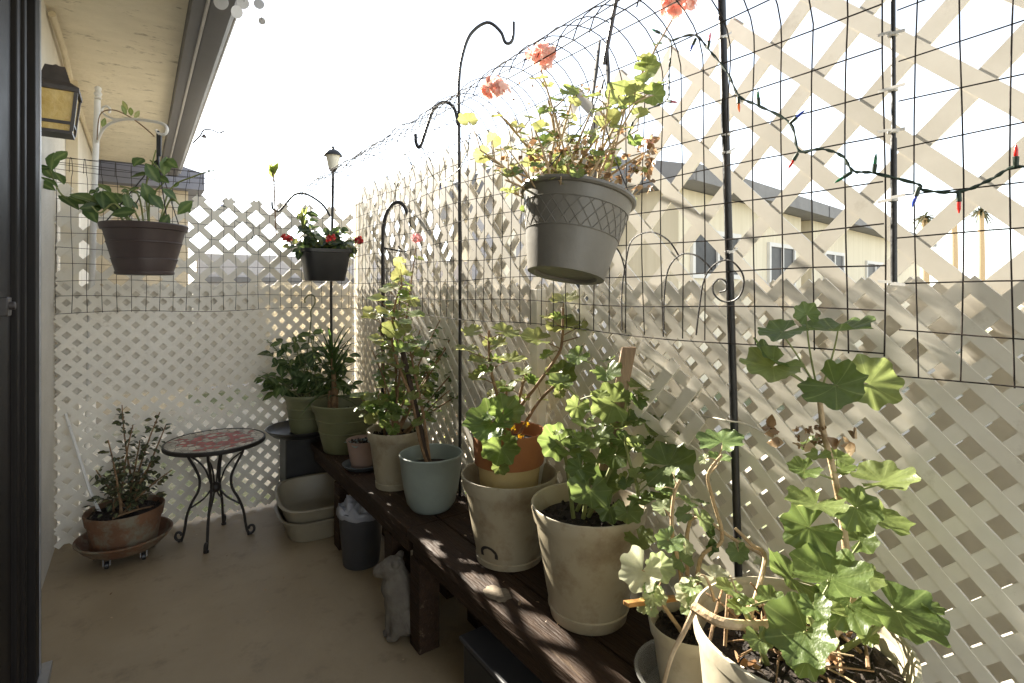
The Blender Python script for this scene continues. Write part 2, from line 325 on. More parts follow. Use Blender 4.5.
m = MB(); lattice(m, (FX + .066, PY, 1.33), (0, 1, 0), (-1, 0, 0), BY - PY, .74, .11, SW, .006, .6); m.build('rear_upper_panel', M['vinyl_tan_shade'], fs, False)

# ---- wire mesh
MX, MYB = 1.17, 3.62
HW, HH = .066, .085
def wires(mb, y0, y1, z0, zt, rad, r=.00135):
    prof = [(MX, z0)]; z = z0
    zz = [];
    arc = []
    for i in range(13):
        an = math.pi * i / 12 * .92
        arc.append((MX - rad + rad * math.cos(an), zt + rad * math.sin(an)))
    ny = int(round((y1 - y0) / HW))
    for k in range(ny + 1):
        y = y0 + k * HW; j = rnd(-.006, .006); w_ = rnd(-.5, .5)
        pts = [V((MX + .006 * math.sin(3 * y + z_ * 5), y + j * math.sin(z_ * 7), z_)) for z_ in [z0 + (zt - z0) * i / 6 for i in range(6)]] + [V((a, y + j + .01 * w_ * math.sin(i), b * (1 + .01 * w_))) for i, (a, b) in enumerate(arc)]
        mb.tube(pts, r, 5)
    lv = [V((MX, 0, z0 + HH * i)) for i in range(int((zt - z0) / HH) + 1)]
    L_ = 0; acc = (zt - z0) % HH; prevp = arc[0]
    nar = int(math.pi * .92 * rad / HH)
    for i in range(nar + 1):
        an = min((i * HH + HH - acc) / rad, math.pi * .92) if False else math.pi * .92 * i / max(nar, 1)
        lv.append(V((MX - rad + rad * math.cos(an), 0, zt + rad * math.sin(an))))
    for p in lv:
        ph = rnd(0, 6); n_ = max(8, int((y1 - y0) / .12))
        mb.tube([V((p.x + .005 * math.sin(i * .9 + ph), y0 + (y1 - y0) * i / n_, p.z + .006 * math.sin(i * .7 + ph))) for i in range(n_ + 1)], r, 5)
ROD = at_x(891, 150, MX)
m = MB(); wires(m, ROD.y + .012, MYB, 1.27, 1.95, .165, .0016)
tag(m.build('wire_mesh', M['wire']), 'long sheet of rusty wire mesh inside the side fence, its top curled inward', 'wire mesh')
m = MB(); wires(m, -1.0, ROD.y - .012, 1.238, 1.95, .165)
tag(m.build('wire_mesh', M['wire']), 'nearest sheet of wire mesh at the right edge, hanging lower than its neighbour', 'wire mesh')
m = MB()
x0, x1 = WX + .02, MX
nx = int((x1 - x0) / .064)
for k in range(nx + 1):
    x = x0 + k * .064; j = rnd(-.005, .005)
    m.tube([(x + j * math.sin(i), MYB + .004 * math.sin(i + x * 9), 1.274 + (1.98 - 1.274) * i / 6) for i in range(7)] + [(x + j, MYB - .09 + .09 * math.cos(math.pi * i / 8), 1.98 + .09 * math.sin(math.pi * i / 8)) for i in range(1, 9)], .0014, 5)
for z, yy in [(1.274 + .0845 * i, 0) for i in range(9)] + [(2.04, -.03), (2.068, -.075), (2.06, -.12), (2.02, -.165), (1.985, -.18)]:
    ph = rnd(0, 6); m.tube([(x0 + (x1 - x0) * i / 14, MYB + yy + .005 * math.sin(i + ph), z + .007 * math.sin(i * .8 + ph)) for i in range(15)], .0014, 5)
tag(m.build('wire_mesh', M['wire']), 'sheet of wire mesh across the far end of the patio above the mosaic table', 'wire mesh')
# rod joining the two mesh sheets
rod = thing('mesh_rod', (ROD.x, ROD.y, 1.4), 'thin black rod tied with white zip ties where two wire sheets meet', 'rod')
p0, p1 = at_x(894, 282, MX - .008), at_x(893, -60, MX - .008)
m = MB(); m.tube([p0, p0.lerp(p1, .42)], .0055, 10); m.tube([p0.lerp(p1, .40), p1], .0040, 10); m.build('rod_tube', M['black'], rod)
for yy in (35, 90, 132, 200, 284):
    p = at_x(893, yy, MX - .008); t_ = MB(); a = rnd(-.3, .3)
    t_.lathe(p + V((0, 0, -.003)), [(.0075, 0), (.009, .001), (.009, .005), (.0075, .006)], 12)
    for s_ in (-1, 1): t_.obox(p + V((-.008, s_ * .011, .002 + a * .01 * s_)), (.001, 0, 0), (0, .011, .004 * a), (0, 0, .0026))
    t_.build('zip_tie', M['tie'], rod)

# ---- beyond the fences
M['roofgrey'] = mat('grey_roof', (.17, .165, .16), (.23, .225, .22), .8, 3, .3, 20)
M['roofblue'] = mat('slate_roof', (.16, .165, .20), (.21, .215, .25), .8, 3, .3, 20)
M['yellowwall'] = mat('yellow_siding', (.62, .55, .40), (.70, .63, .48), .85, 2, .2, 30, stretch=(6, 6, .3))
M['lilacwall'] = mat('pale_grey_siding', (.46, .44, .44), (.54, .52, .52), .85, 2, .2, 30)
M['tanwall'] = mat('tan_stucco', (.48, .40, .28), (.56, .48, .36), .9, 3, .3, 30)
M['glassdark'] = mat('window_glass', (.03, .032, .035), (.08, .08, .08), .45, 3, spec=.2)
M['trim'] = mat('white_trim', (.6, .58, .54), (.68, .66, .62), .6, 4)
DIRR = V((math.sin(R(81.8)), math.cos(R(81.8)), 0)); NRR = V((-DIRR.y, DIRR.x, 0))    # facade direction, into the building
def slab(mb, o, l0, l1, d0, d1, z0, z1):
    c = o + DIRR * (l0 + l1) / 2 + NRR * (d0 + d1) / 2; c.z = (z0 + z1) / 2
    mb.obox(c, DIRR * (l1 - l0) / 2, NRR * (d1 - d0) / 2, UP * (z1 - z0) / 2)
O1 = V((5.24, 4.53, 0))
def row_house(l0, l1, dep0, zt, wall, roof, label, wins, dp=5.0, rise=.75):
    rt = thing('row_house', O1 + DIRR * (l0 + l1) / 2, label, 'house')
    w = MB(); slab(w, O1, l0, l1, dep0, dep0 + dp, -.06, zt); w.build('wall', wall, rt, False)
    r_ = MB(); slab(r_, O1, l0 - .25, l1 + .25, dep0 - .40, dep0 - .36, zt + .0, zt + .22)
    a = [O1 + DIRR * l + NRR * d + UP * z for l in (l0 - .3, l1 + .3) for d, z in ((dep0 - .38, zt + .20), (dep0 + dp * .48, zt + .2 + rise), (dep0 + dp + .3, zt + .2), (dep0 + dp + .3, zt + .01), (dep0 - .38, zt + .01))]
    r_.add(a, [(0, 1, 6, 5), (1, 2, 7, 6), (2, 3, 8, 7), (3, 4, 9, 8), (4, 0, 5, 9), (4, 3, 2, 1, 0), (5, 6, 7, 8, 9)])
    rf = r_.build('roof', roof, rt, False)
    for vx in (l0 + .8, l0 + 2.2):
        v_ = MB(); p = O1 + DIRR * vx + NRR * (dep0 + dp * .28); v_.tube([p + UP * (zt + .2), p + UP * (zt + .4 + rise * .6)], .05, 8); v_.build('vent_pipe', M['roofgrey'], rf)
    for (wl, wz0, wz1, ww) in wins:
        f_ = MB()
        for aa in ((wl, wl + .07, wz0, wz1), (wl + ww - .07, wl + ww, wz0, wz1), (wl + .07, wl + ww - .07, wz0, wz0 + .07), (wl + .07, wl + ww - .07, wz1 - .07, wz1), (wl + ww / 2 - .03, wl + ww / 2 + .03, wz0 + .07, wz1 - .07)):
            slab(f_, O1, aa[0], aa[1], dep0 - .05, dep0 - .002, aa[2], aa[3])
        fo = f_.build('window', M['trim'], rt, False)
        g_ = MB(); slab(g_, O1, wl + .06, wl + ww - .06, dep0 - .022, dep0 - .004, wz0 + .06, wz1 - .06); g_.build('pane', M['glassdark'], fo, False)
row_house(-.75, .45, 1.0, 2.74, M['lilacwall'], M['roofgrey'], 'pale grey flat roofed row house seen through the lattice right of the hanging basket', [(-.5, 1.0, 1.9, .7)], 1.6, .12)
row_house(.7, 5.2, .0, 2.76, M['yellowwall'], M['roofgrey'], 'yellow row house with white framed window beyond the lattice beside the tall black pole', [(1.0, 1.55, 2.25, 1.5), (3.6, .6, 2.2, 1.2)])
row_house(5.85, 16, .02, 2.77, M['yellowwall'], M['roofgrey'], 'farthest yellow row house with long grey eave under the sagging light string', [(6.5, 1.1, 2.2, 1.3), (9.6, 1.0, 2.1, 1.6)])
nb = thing('neighbour_house', (-1, 9.5, 0), 'tan neighbouring house with slate blue roof edge just past the grey gutter', 'house')
m = MB(); m.box(-4, .50, 7.7, 12, -.06, 2.62); m.build('wall', M['tanwall'], nb, False)
m = MB(); m.add([(-4, 7.5, 2.60), (.66, 7.5, 2.60), (.66, 12.2, 2.60), (-4, 12.2, 2.60), (-4, 7.5, 4.1), (.66, 7.5, 2.80), (.66, 12.2, 2.80), (-4, 12.2, 4.1)], [(0, 3, 2, 1), (4, 5, 6, 7), (0, 1, 5, 4), (1, 2, 6, 5), (2, 3, 7, 6), (3, 0, 4, 7)]); m.build('roof', M['roofblue'], nb, False)
gw = thing('garden_wall', (4, 9.2, 0), 'low pale stucco wall with a dark ledge beyond the far lattice fence', 'wall')
m = MB(); m.box(.7, 9, 9.0, 9.25, -.06, 1.92); m.build('wall_body', M['lilacwall'], gw, False)
m = MB(); m.box(.7, 9, 8.93, 8.997, 1.50, 1.58); m.build('ledge', M['roofgrey'], gw, False)
# bushes outside the corner
def bush(c, rx, rz, n, lab):
    rt = thing('bush', c, lab, 'bush')
    b = MB(); s_ = MB()
    for k in range(5):
        e = V(c) + V((rnd(-rx, rx) * .5, rnd(-rx, rx) * .5, rz * 1.1)); s_.tube(bez(c, V(c) + V((0, 0, rz * .5)), e), [.02, .006], 6)
    for k in range(n):
        d = rvec(); rr = rnd(.45, 1) ** .6; p = V(c) + V((d.x * rx * rr, d.y * rx * rr, rz + d.z * rz * rr))
        oval(b, p, rvec(), (rvec() + UP).normalized(), rnd(.03, .06), .5, a=rnd(0, 1))
    s_.build('stem', M['bark'], rt); b.build('foliage', M['gerlit'], rt)

# ------------------------------------------------------------------ leaf makers
def frame(nv, tip):
    nv = V(nv).normalized(); t = V(tip) - nv * V(tip).dot(nv)
    t = t.normalized() if t.length > 1e-4 else nv.orthogonal().normalized()
    return nv, t, nv.cross(t)
def gleaf(mb, c, nv, tip, r, a=.5, fine=True, cup=.16):
    """round scalloped geranium leaf, petiole at the notch"""
    nv, t, s = frame(nv, tip); c = V(c)
    L = 7; q = 8 if fine else 3; n = L * q; rings = (.22, .48, .75, 1.0) if fine else (.55, 1.0)
    vs = [c]; b = [1.0]; ph = rnd(0, 6); wv = rnd(.05, .12); bend = rnd(-.14, .10); asym = rnd(-.12, .12)
    fold = rnd(-.10, .16)
    for ro in rings:
        for k in range(n + 1):
            u = k / n; an = (u - .5) * 2 * R(163); lob = math.cos((u * L - .5) * 2 * math.pi)
            rad = r * (.92 + .085 * lob * ro + .018 * math.cos(u * L * 3 * 2 * math.pi + 1) * ro + asym * math.sin(an))
            rad *= 1 - .10 * abs(math.sin(an / 2)) ** 4
            rr = rad * ro; x, y = rr * math.sin(an), rr * math.cos(an)
            z = r * (cup * ro ** 1.6 + (wv * math.sin(L * an * .5 + ph) + .05 * math.sin(L * an * 1.5 + 2 * ph)) * ro ** 3 + .015 * (lob) * ro ** 2) + bend * y * y / r + fold * x * x / r
            vs.append(c + t * y + s * x + nv * z); b.append(1.0 if (k % q == q // 2) else .35)
    fs = []; m_ = n + 1
    for k in range(n): fs.append((0, 1 + k + 1, 1 + k))
    for i in range(len(rings) - 1):
        for k in range(n):
            o = 1 + i * m_; fs.append((o + k, o + k + 1, o + m_ + k + 1, o + m_ + k))
    mb.add(vs, fs, a, b)
def oval(mb, c, tip, nv, L, wr=.5, a=.5, curl=.15):
    """pointed oval leaf, base at c"""
    nv, t, s = frame(nv, tip); c = V(c); vs = []; b = []
    prof = ((0, .06), (.2, .62), (.45, 1.0), (.72, .72), (.9, .3), (1, .02))
    for u, w in prof:
        p = c + t * (L * u) - nv * (L * curl * u * u)
        for j in (-1, 0, 1):
            vs.append(p + s * (j * w * L * wr * .5) + nv * (abs(j) * w * L * .07)); b.append(1.0 if j == 0 else .3)
    fs = []
    for i in range(len(prof) - 1):
        for j in (0, 1): fs.append((i * 3 + j, i * 3 + j + 1, i * 3 + j + 4, i * 3 + j + 3))
    mb.add(vs, fs, a, b)
def blade(mb, c, d, L, w, droop, a=.5):
    d = V(d).normalized(); s = d.cross(UP); s = s.normalized() if s.length > .01 else V((1, 0, 0)); vs = []; b = []
    n = 8
    for i in range(n + 1):
        u = i / n; p = V(c) + d * L * u - UP * (droop * L * u * u); ww = w * (1 - u ** 2.2) * (.7 + .3 * min(1, u * 4)) + .0006
        nn = s.cross(d)
        for j in (-1, 0, 1): vs.append(p + s * (j * ww) + nn * (abs(j) * ww * .5)); b.append(.3)
    fs = []
    for i in range(n):
        for j in (0, 1): fs.append((i * 3 + j, i * 3 + j + 1, i * 3 + j + 4, i * 3 + j + 3))
    mb.add(vs, fs, a, b)
def petals(mb, c, r, n=38, ps=.42, flat=1.0):
    for k in range(n):
        d = rvec(); d.z = abs(d.z) * .9 - .25; d.normalize(); p = V(c) + V((d.x, d.y, d.z * flat)) * r * rnd(.35, .8)
        for j in range(3):
            e = (d + rvec() * .8).normalized(); oval(mb, p, e, (d + rvec() * .4), r * ps * rnd(.8, 1.2), .8, a=rnd(0, 1), curl=-.2)
def crumple(mb, c, r):
    """a dead, curled leaf"""
    t = rvec(); nv = rvec()
    for k in range(3): oval(mb, V(c) + rvec() * r * .25, (t + rvec() * .7), nv + rvec() * .6, r * rnd(1.0, 1.6), .8, a=rnd(0, 1), curl=rnd(-.7, .7))

# ------------------------------------------------------------------ pots
def pot_prof(r0, r1, h, rim=.03, lip=.008, th=.006, foot=.0):
    """plain tapered pot: outside up, over the rolled rim and down inside to the soil line"""
    rr = lambda z: r0 + (r1 - r0) * z / h
    pr = [(r0 * .8, 0.004), (r0 - .004, 0), (r0, .004)]
    if foot: pr += [(r0 + .004, .002), (r0 + .006, foot), (rr(foot) - .001, foot + .003)]
    pr += [(rr(h * .3), h * .3), (rr(h * .6), h * .6), (rr(h - rim) - .001, h - rim - .002), (rr(h - rim) + lip, h - rim), (r1 + lip, h - .006), (r1 + lip - .002, h - .001), (r1 + lip * .4, h), (r1 - th * .3, h - .003)]
    return pr, [(rr(h * .85) - th, h * .85), (rr(h * .6) - th, h * .6), (rr(h * .55) * .2, h * .58)]
def make_pot(root, c, r0, r1, h, m_, rim=.03, lip=.008, foot=0, soil=.82, rings=(), name='pot', n=56, wob=.004):
    a, b = pot_prof(r0, r1, h, rim, lip, .006, foot)
    if rings:
        rr = lambda z: r0 + (r1 - r0) * z / h
        out = []
        for i, (r_, z_) in enumerate(a):
            out.append((r_, z_))
        for z_ in rings: out += [(rr(z_) - .0005, z_ - .004), (rr(z_) + .0025, z_ - .0015), (rr(z_) + .0025, z_ + .0015), (rr(z_) - .0005, z_ + .004)]
        k = 3 + (3 if foot else 0)
        head, mid, tail = out[:k], [p for p in out[k:k + 2]] + out[len(a):], out[k + 2:len(a)]
        a = head + sorted(mid, key=lambda p: p[1]) + tail
    po = MB().lathe(c, a + b, n, wob=wob).build(name, m_, root, True, 35)
    if soil:
        rs = r0 + (r1 - r0) * soil - .0065; s_ = MB(); nn = 40; vs = [V(c) + UP * (h * soil + .008)]; fs = []
        for ri in (.25, .5, .75, 1.0):
            for k in range(nn):
                an = 2 * math.pi * k / nn
                vs.append(V(c) + V((math.cos(an), math.sin(an), 0)) * rs * ri + UP * (h * soil + (rnd(-.006, .009) if ri < 1 else -.002)))
        for k in range(nn): fs.append((0, 1 + k, 1 + (k + 1) % nn))
        for i in range(3):
            for k in range(nn): fs.append((1 + i * nn + k, 1 + (i + 1) * nn + k, 1 + (i + 1) * nn + (k + 1) % nn, 1 + i * nn + (k + 1) % nn))
        s_.add(vs, fs)
        for k in range(int(90 * min(1, r1 / .12))):
            an = rnd(0, 6.28); q_ = rs * math.sqrt(rnd(0, .92)); p = V(c) + V((math.cos(an) * q_, math.sin(an) * q_, h * soil + .006)); z_ = rnd(.002, .006)
            s_.obox(p, rvec() * z_ * 1.6, rvec() * z_, rvec() * z_)
        s_.build('soil', M['soil'], root, True, 60)
    return po

CAMV = lambda p: (EYE - V(p)).normalized()
def nearest_on(stems, p, drop=.0):
    best = None
    for st in stems:
        for q in st:
            d = (q - p).length + max(0, q.z - p.z + drop) * 3
            if best is None or d < best[0]: best = (d, q)
    return best[1]
def leaves_from(fm, sm, specs, dfun, stems, fine=True, cup=.16):
    """specs: (px, py, radius in px, kind, shade, depth offset); kind f = facing out, t = tilted flat, s = steep"""
    for sp in specs:
        px, py, r_, k, sh = sp[:5]; dz = sp[5] if len(sp) > 5 else rnd(-.05, .05)
        d = dfun(px, py) + dz; p = at_d(px, py, d); r = r_ * d / FPX * 1.12
        cv = CAMV(p)
        if k == 'f': nv = cv * .75 + UP * .45 + rvec() * .30
        elif k == 't': nv = UP * 1.0 + cv * .30 + rvec() * .22
        else: nv = cv * .35 + UP * .55 + RT * rnd(-.7, .7) + rvec() * .2
        base = nearest_on(stems, p, r * .5)
        out = p - base; tip = out * .8 + V((out.x, out.y, 0)) * .5 - UP * .35 * out.length + rvec() * .02
        if tip.length < 1e-3: tip = rvec()
        gleaf(fm, p - tip.normalized() * r * .12, nv, tip, r, sh, fine, cup)
        mid = base.lerp(p, .55) + UP * r * .15 + rvec() * .01
        sm.tube(bez(base, mid, p - V(nv).normalized() * .001, 6), [.0022, .0014], 5)

def auto_leaves(fm, sm, stems, n, r0, r1, pet, fine=False, tmin=.35, shade=(0, 1), up=.8, cv=.35):
    for k in range(n):
        st = random.choice(stems); i = int(rnd(tmin, 1) * (len(st) - 1)); b = st[i]
        d = (rvec() + UP * .35); d.normalize(); L = rnd(.5, 1.2) * pet; p = b + d * L
        nv = UP * up + CAMV(p) * cv + d * .4 + rvec() * .35; r = rnd(r0, r1)
        gleaf(fm, p, nv, d + rvec() * .2, r, rnd(*shade), fine)
        sm.tube(bez(b, b + d * L * .5 + UP * .01, p, 4), [.0016, .001], 4)

# ================================================================== BENCHES, STAND, TABLE, FLOOR THINGS
BZ = .45
def bench(y0, y1, label, legs):
    rt = thing('wooden_bench', (1.02, (y0 + y1) / 2, 0), label, 'bench')
    for i, (a, b) in enumerate(((.872, 1.020), (1.026, 1.232))):
        m = MB(); nseg = 24
        m.box(a, b, y0, y1, BZ - .038, BZ); m.build('seat_board', M['bench'], rt, False, bevel=.004)
    m = MB(); m.box(.888, .915, y0 + .02, y1 - .02, BZ - .105, BZ - .041); m.build('apron', M['bench'], rt, False, bevel=.003)
    for y in legs:
        for x in (.876, 1.135):
            m = MB(); m.box(x + .001, x + .088, y, y + .088, 0.003, BZ - .1 if x < 1 else BZ - .041); m.build('leg', M['bench'], rt, False, bevel=.004)
        m = MB(); m.box(.966, 1.134, y + .03, y + .06, BZ - .14, BZ - .042); m.build('cross_bar', M['bench'], rt, False, bevel=.003)
    return rt
def pale_patch(root, c, L_, W_):
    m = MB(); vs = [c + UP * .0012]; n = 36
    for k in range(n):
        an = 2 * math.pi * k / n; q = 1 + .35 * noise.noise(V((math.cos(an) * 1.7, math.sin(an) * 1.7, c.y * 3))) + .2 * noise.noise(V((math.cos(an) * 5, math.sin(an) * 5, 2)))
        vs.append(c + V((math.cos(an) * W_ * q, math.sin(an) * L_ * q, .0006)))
    m.add(vs, [(0, 1 + k, 1 + (k + 1) % n) for k in range(n)]); m.build('pale_patch', M['palebrown'], root)
M['palebrown'] = mat('mottled_pale_brown', (.13, .10, .065), (.27, .22, .155), .8, 30, .3, 60)
bench(1.99, 3.435, 'far dark wooden bench carrying the olive and pale blue pots', (2.15, 2.88))
bn_ = bench(-.35, 1.986, 'near dark wooden bench with paint worn edge holding the large beige pots', (-.2, 1.88))
pale_patch(bn_, at_z(497, 594, BZ + .001), .055, .035)  # thin irregular sheet, paler than the seat board
st = thing('plant_stand', (.86, 3.54, 0), 'black box stand beneath the tray at the far end of the benches', 'stand')
m = MB(); m.box(.745, 1.04, 3.515, 3.70, .012, .485); m.build('body', M['blackplastic'], st, False, bevel=.012)
m = MB(); m.box(.725, 1.06, 3.445, 3.712, .486, .503); m.build('top', M['blackplastic'], st, False, bevel=.005)
m = MB(); m.box(.735, 1.05, 3.505, 3.71, .001, .0115); m.build('base', M['blackplastic'], st, False, bevel=.003)
tr = thing('plant_tray', (.835, 3.49, .504), 'wide round black tray under the leafy olive pot in the far corner', 'tray')
m = MB(); m.lathe((.835, 3.49, .504), [(.15, 0), (.17, .002), (.19, .02), (.206, .040), (.210, .041), (.210, .044), (.202, .044), (.185, .024), (.165, .009), (.02, .008)], 56); m.build('dish', M['blackplastic'], tr)

# mosaic table
M['mosaic'] = bpy.data.materials.new('mosaic_tiles'); mm = M['mosaic']; mm.use_nodes = True; T = mm.node_tree; N = T.nodes; Lk = T.links
tc = N.new('ShaderNodeTexCoord'); vo = N.new('ShaderNodeTexVoronoi'); vo.inputs['Scale'].default_value = 34; Lk.new(tc.outputs['Object'], vo.inputs[0])
ve = N.new('ShaderNodeTexVoronoi'); ve.feature = 'DISTANCE_TO_EDGE'; ve.inputs['Scale'].default_value = 34; Lk.new(tc.outputs['Object'], ve.inputs[0])
# ring pattern: red flower wreath on pale tiles
ln = N.new('ShaderNodeVectorMath'); ln.operation = 'LENGTH'; sx = N.new('ShaderNodeVectorMath'); sx.operation = 'MULTIPLY'; sx.inputs[1].default_value = (1, 1, 0)
Lk.new(vo.outputs['Position'], sx.inputs[0]); Lk.new(sx.outputs[0], ln.inputs[0])
no = N.new('ShaderNodeTexNoise'); no.inputs['Scale'].default_value = 7; Lk.new(vo.outputs['Position'], no.inputs[0])
ad = N.new('ShaderNodeMath'); ad.operation = 'MULTIPLY_ADD'; ad.inputs[1].default_value = .22; Lk.new(no.outputs[0], ad.inputs[0]); Lk.new(ln.outputs['Value'], ad.inputs[2])
rp = N.new('ShaderNodeValToRGB'); rp.color_ramp.interpolation = 'CONSTANT'; el = rp.color_ramp.elements
el[0].position = 0; el[0].color = (.40, .36, .27, 1); el[1].position = .165; el[1].color = (.33, .05, .035, 1)
for p_, c_ in ((.215, (.45, .40, .31, 1)), (.235, (.36, .07, .05, 1)), (.268, (.42, .38, .29, 1)), (.285, (.30, .06, .04, 1)), (.300, (.46, .41, .32, 1))):
    e = el.new(p_); e.color = c_
Lk.new(ad.outputs[0], rp.inputs[0]); vg = N.new('ShaderNodeMath'); vg.operation = 'GREATER_THAN'; vg.inputs[1].default_value = .05; Lk.new(ve.outputs['Distance'], vg.inputs[0])
hv = N.new('ShaderNodeHueSaturation'); mr = N.new('ShaderNodeMapRange'); mr.inputs[3].default_value = .6; mr.inputs[4].default_value = 1.4
sc_ = N.new('ShaderNodeSeparateColor'); Lk.new(vo.outputs['Color'], sc_.inputs[0]); Lk.new(sc_.outputs[0], mr.inputs[0]); Lk.new(mr.outputs[0], hv.inputs['Value']); Lk.new(rp.outputs[0], hv.inputs['Color'])
mx = N.new('ShaderNodeMix'); mx.data_type = 'RGBA'; mx.inputs[6].default_value = (.16, .14, .11, 1); Lk.new(vg.outputs[0], mx.inputs[0]); Lk.new(hv.outputs[0], mx.inputs[7]); Lk.new(mx.outputs[2], N['Principled BSDF'].inputs['Base Color']); N['Principled BSDF'].inputs['Roughness'].default_value = .5; N['Principled BSDF'].inputs['Specular IOR Level'].default_value = .2
a = at_z(205, 551, 0); TC = at_d(215.5, 440, 3.02); TZ = TC.z; TC = V((TC.x, TC.y, 0)); TR = .250
tb = thing('mosaic_table', TC, 'small round mosaic table with curled wrought iron legs by the far fence', 'table')
m = MB(); m.lathe(TC + UP * TZ, [(.05, -.012), (TR - .01, -.012), (TR - .004, -.008), (TR - .004, 0.0), (.03, .0)], 64); m.build('tabletop', M['mosaic'], tb, True, 30)
m = MB(); m.lathe(TC + UP * TZ, [(TR - .004, -.020), (TR + .004, -.020), (TR + .006, -.016), (TR + .006, .000), (TR + .002, .003), (TR - .003, .003), (TR - .003, -.019)], 64, ring=True); m.build('rim', M['iron'], tb)
hub = TC + UP * (TZ * .52)
m = MB(); m.lathe(hub, [(.004, -.03), (.02, -.022), (.028, -.006), (.028, .006), (.02, .022), (.004, .03)], 20); m.build('hub', M['iron'], tb)
for k in range(4):
    an = R(70 + 90 * k); d = V((math.cos(an), math.sin(an), 0)); P = lambda r, z: TC + d * r * .90 + UP * (z * TZ)
    pts = [P(.165, .97), P(.155, .86), P(.118, .74), P(.09, .62), P(.095, .5), P(.132, .38), P(.160, .25), P(.172, .12), P(.185, .03), P(.205, .005 + .01), P(.222, .045), P(.216, .09), P(.196, .09), P(.190, .062)]
    m = MB(); m.tube(smooth_path(pts, 5), .0072, 8); lg = m.build('leg', M['iron'], tb)
    m = MB(); m.lathe(P(.196, 0) , [(.008, .0005), (.013, .001), (.014, .011), (.008, .014)], 12); m.build('foot', M['iron'], lg)
    m = MB(); m.tube(smooth_path([P(.15, .86), P(.10, .80), P(.055, .70), P(.026, .56)], 5), .005, 6); m.tube(smooth_path([P(.026, .5), P(.06, .42), P(.11, .36), P(.140, .33)], 5), .005, 6); m.build('brace', M['iron'], tb)

# terracotta pot on a wheeled caddy, left corner
cc = at_z(125, 556, 0); cc = V((cc.x, cc.y, 0)); s_ = dep(cc) / FPX
cd = thing('plant_caddy', cc, 'round terracotta coloured caddy on castors under the left corner pot', 'plant caddy')
m = MB(); rr = 40 * s_; m.lathe(cc + UP * .055, [(rr * .72, 0), (rr * .76, .002), (rr * .9, .03), (rr * 1.0, .058), (rr * 1.02, .060), (rr * 1.02, .066), (rr * .97, .066), (rr * .86, .034), (rr * .72, .012), (.02, .011)], 56); m.build('dish', M['terraold'], cd)
for k in range(5):
    an = R(20 + 72 * k); p = cc + V((math.cos(an), math.sin(an), 0)) * rr * .62
    m = MB(); m.lathe(p + V((-.010, 0, .019)), [(.010, 0), (.018, .002), (.018, .018), (.010, .02)], 16, V((1, 0, 0))); wv = m.build('castor', M['blackplastic'], cd)
    m = MB(); m.box(p.x - .016, p.x - .012, p.y - .010, p.y + .010, .018, .053); m.box(p.x + .012, p.x + .016, p.y - .010, p.y + .010, .018, .053); m.box(p.x - .016, p.x + .016, p.y - .012, p.y + .012, .0531, .0565); m.build('fork', M['alu'], wv, False)
def plant(name, loc, label, cat, group=None): return thing(name, loc, label, cat, group)
pc = cc + UP * .068
pl = plant('potted_jade', pc, 'mossy terracotta pot of dull leaved jade in the left corner', 'potted plant')
make_pot(pl, pc, 27.5 * s_, 32.5 * s_, .19, M['terraold'], .055, .007, soil=.86)
stems = []
for (px, py) in ((122, 405), (133, 425), (160, 412), (166, 425), (108, 440), (146, 470), (96, 470), (172, 470), (120, 462), (140, 440)):
    e = at_d(px, py, dep(pc) + rnd(-.10, .10)); b = pc + V((rnd(-.06, .06), rnd(-.06, .06), .155)); mid = b.lerp(e, .5) + V((rnd(-.03, .03), rnd(-.03, .03), .03)); stems.append(bez(b, mid, e, 12))
sm = MB(); fm = MB()
for s in stems: sm.tube(s, [.007, .003], 6)
for s in stems:
    for k in range(46):
        t = rnd(.2, 1); i = int(t * 12); d = (rvec() + UP * .2).normalized(); p = s[min(i, 12)] + d * rnd(.0, .03); oval(fm, p, d, rvec() * .7 + UP * .8, rnd(.022, .040), .72, a=rnd(0, 1))
for k in range(60): d = rvec(); p = pc + V((d.x * .15, d.y * .15, .20 + abs(d.z) * .08)); oval(fm, p, d, UP + rvec() * .6, rnd(.025, .04), .72, a=rnd(0, .8))
sm.tube(bez(pc + V((-.05, -.10, .175)), pc + V((.05, -.12, .21)), pc + V((.12, -.02, .17)), 6), .005, 6)
sm.build('stem', M['bark'], pl); fm.build('foliage', M['dull'], pl)
# white rod leaning in the corner
a, b = at_d(55, 381, 2.93), at_d(90, 492, 2.80); m = MB(); e = at_d(118, 538, 2.86); e.z = .004; m.tube([a, a.lerp(b, .5) + UP * .002, b, b.lerp(e, .96)], .008, 8); m.build('white_rod', M['whitemetal'])
tag(bpy.data.objects['white_rod'], 'thin white rod leaning in the left corner behind the jade pot', 'rod')

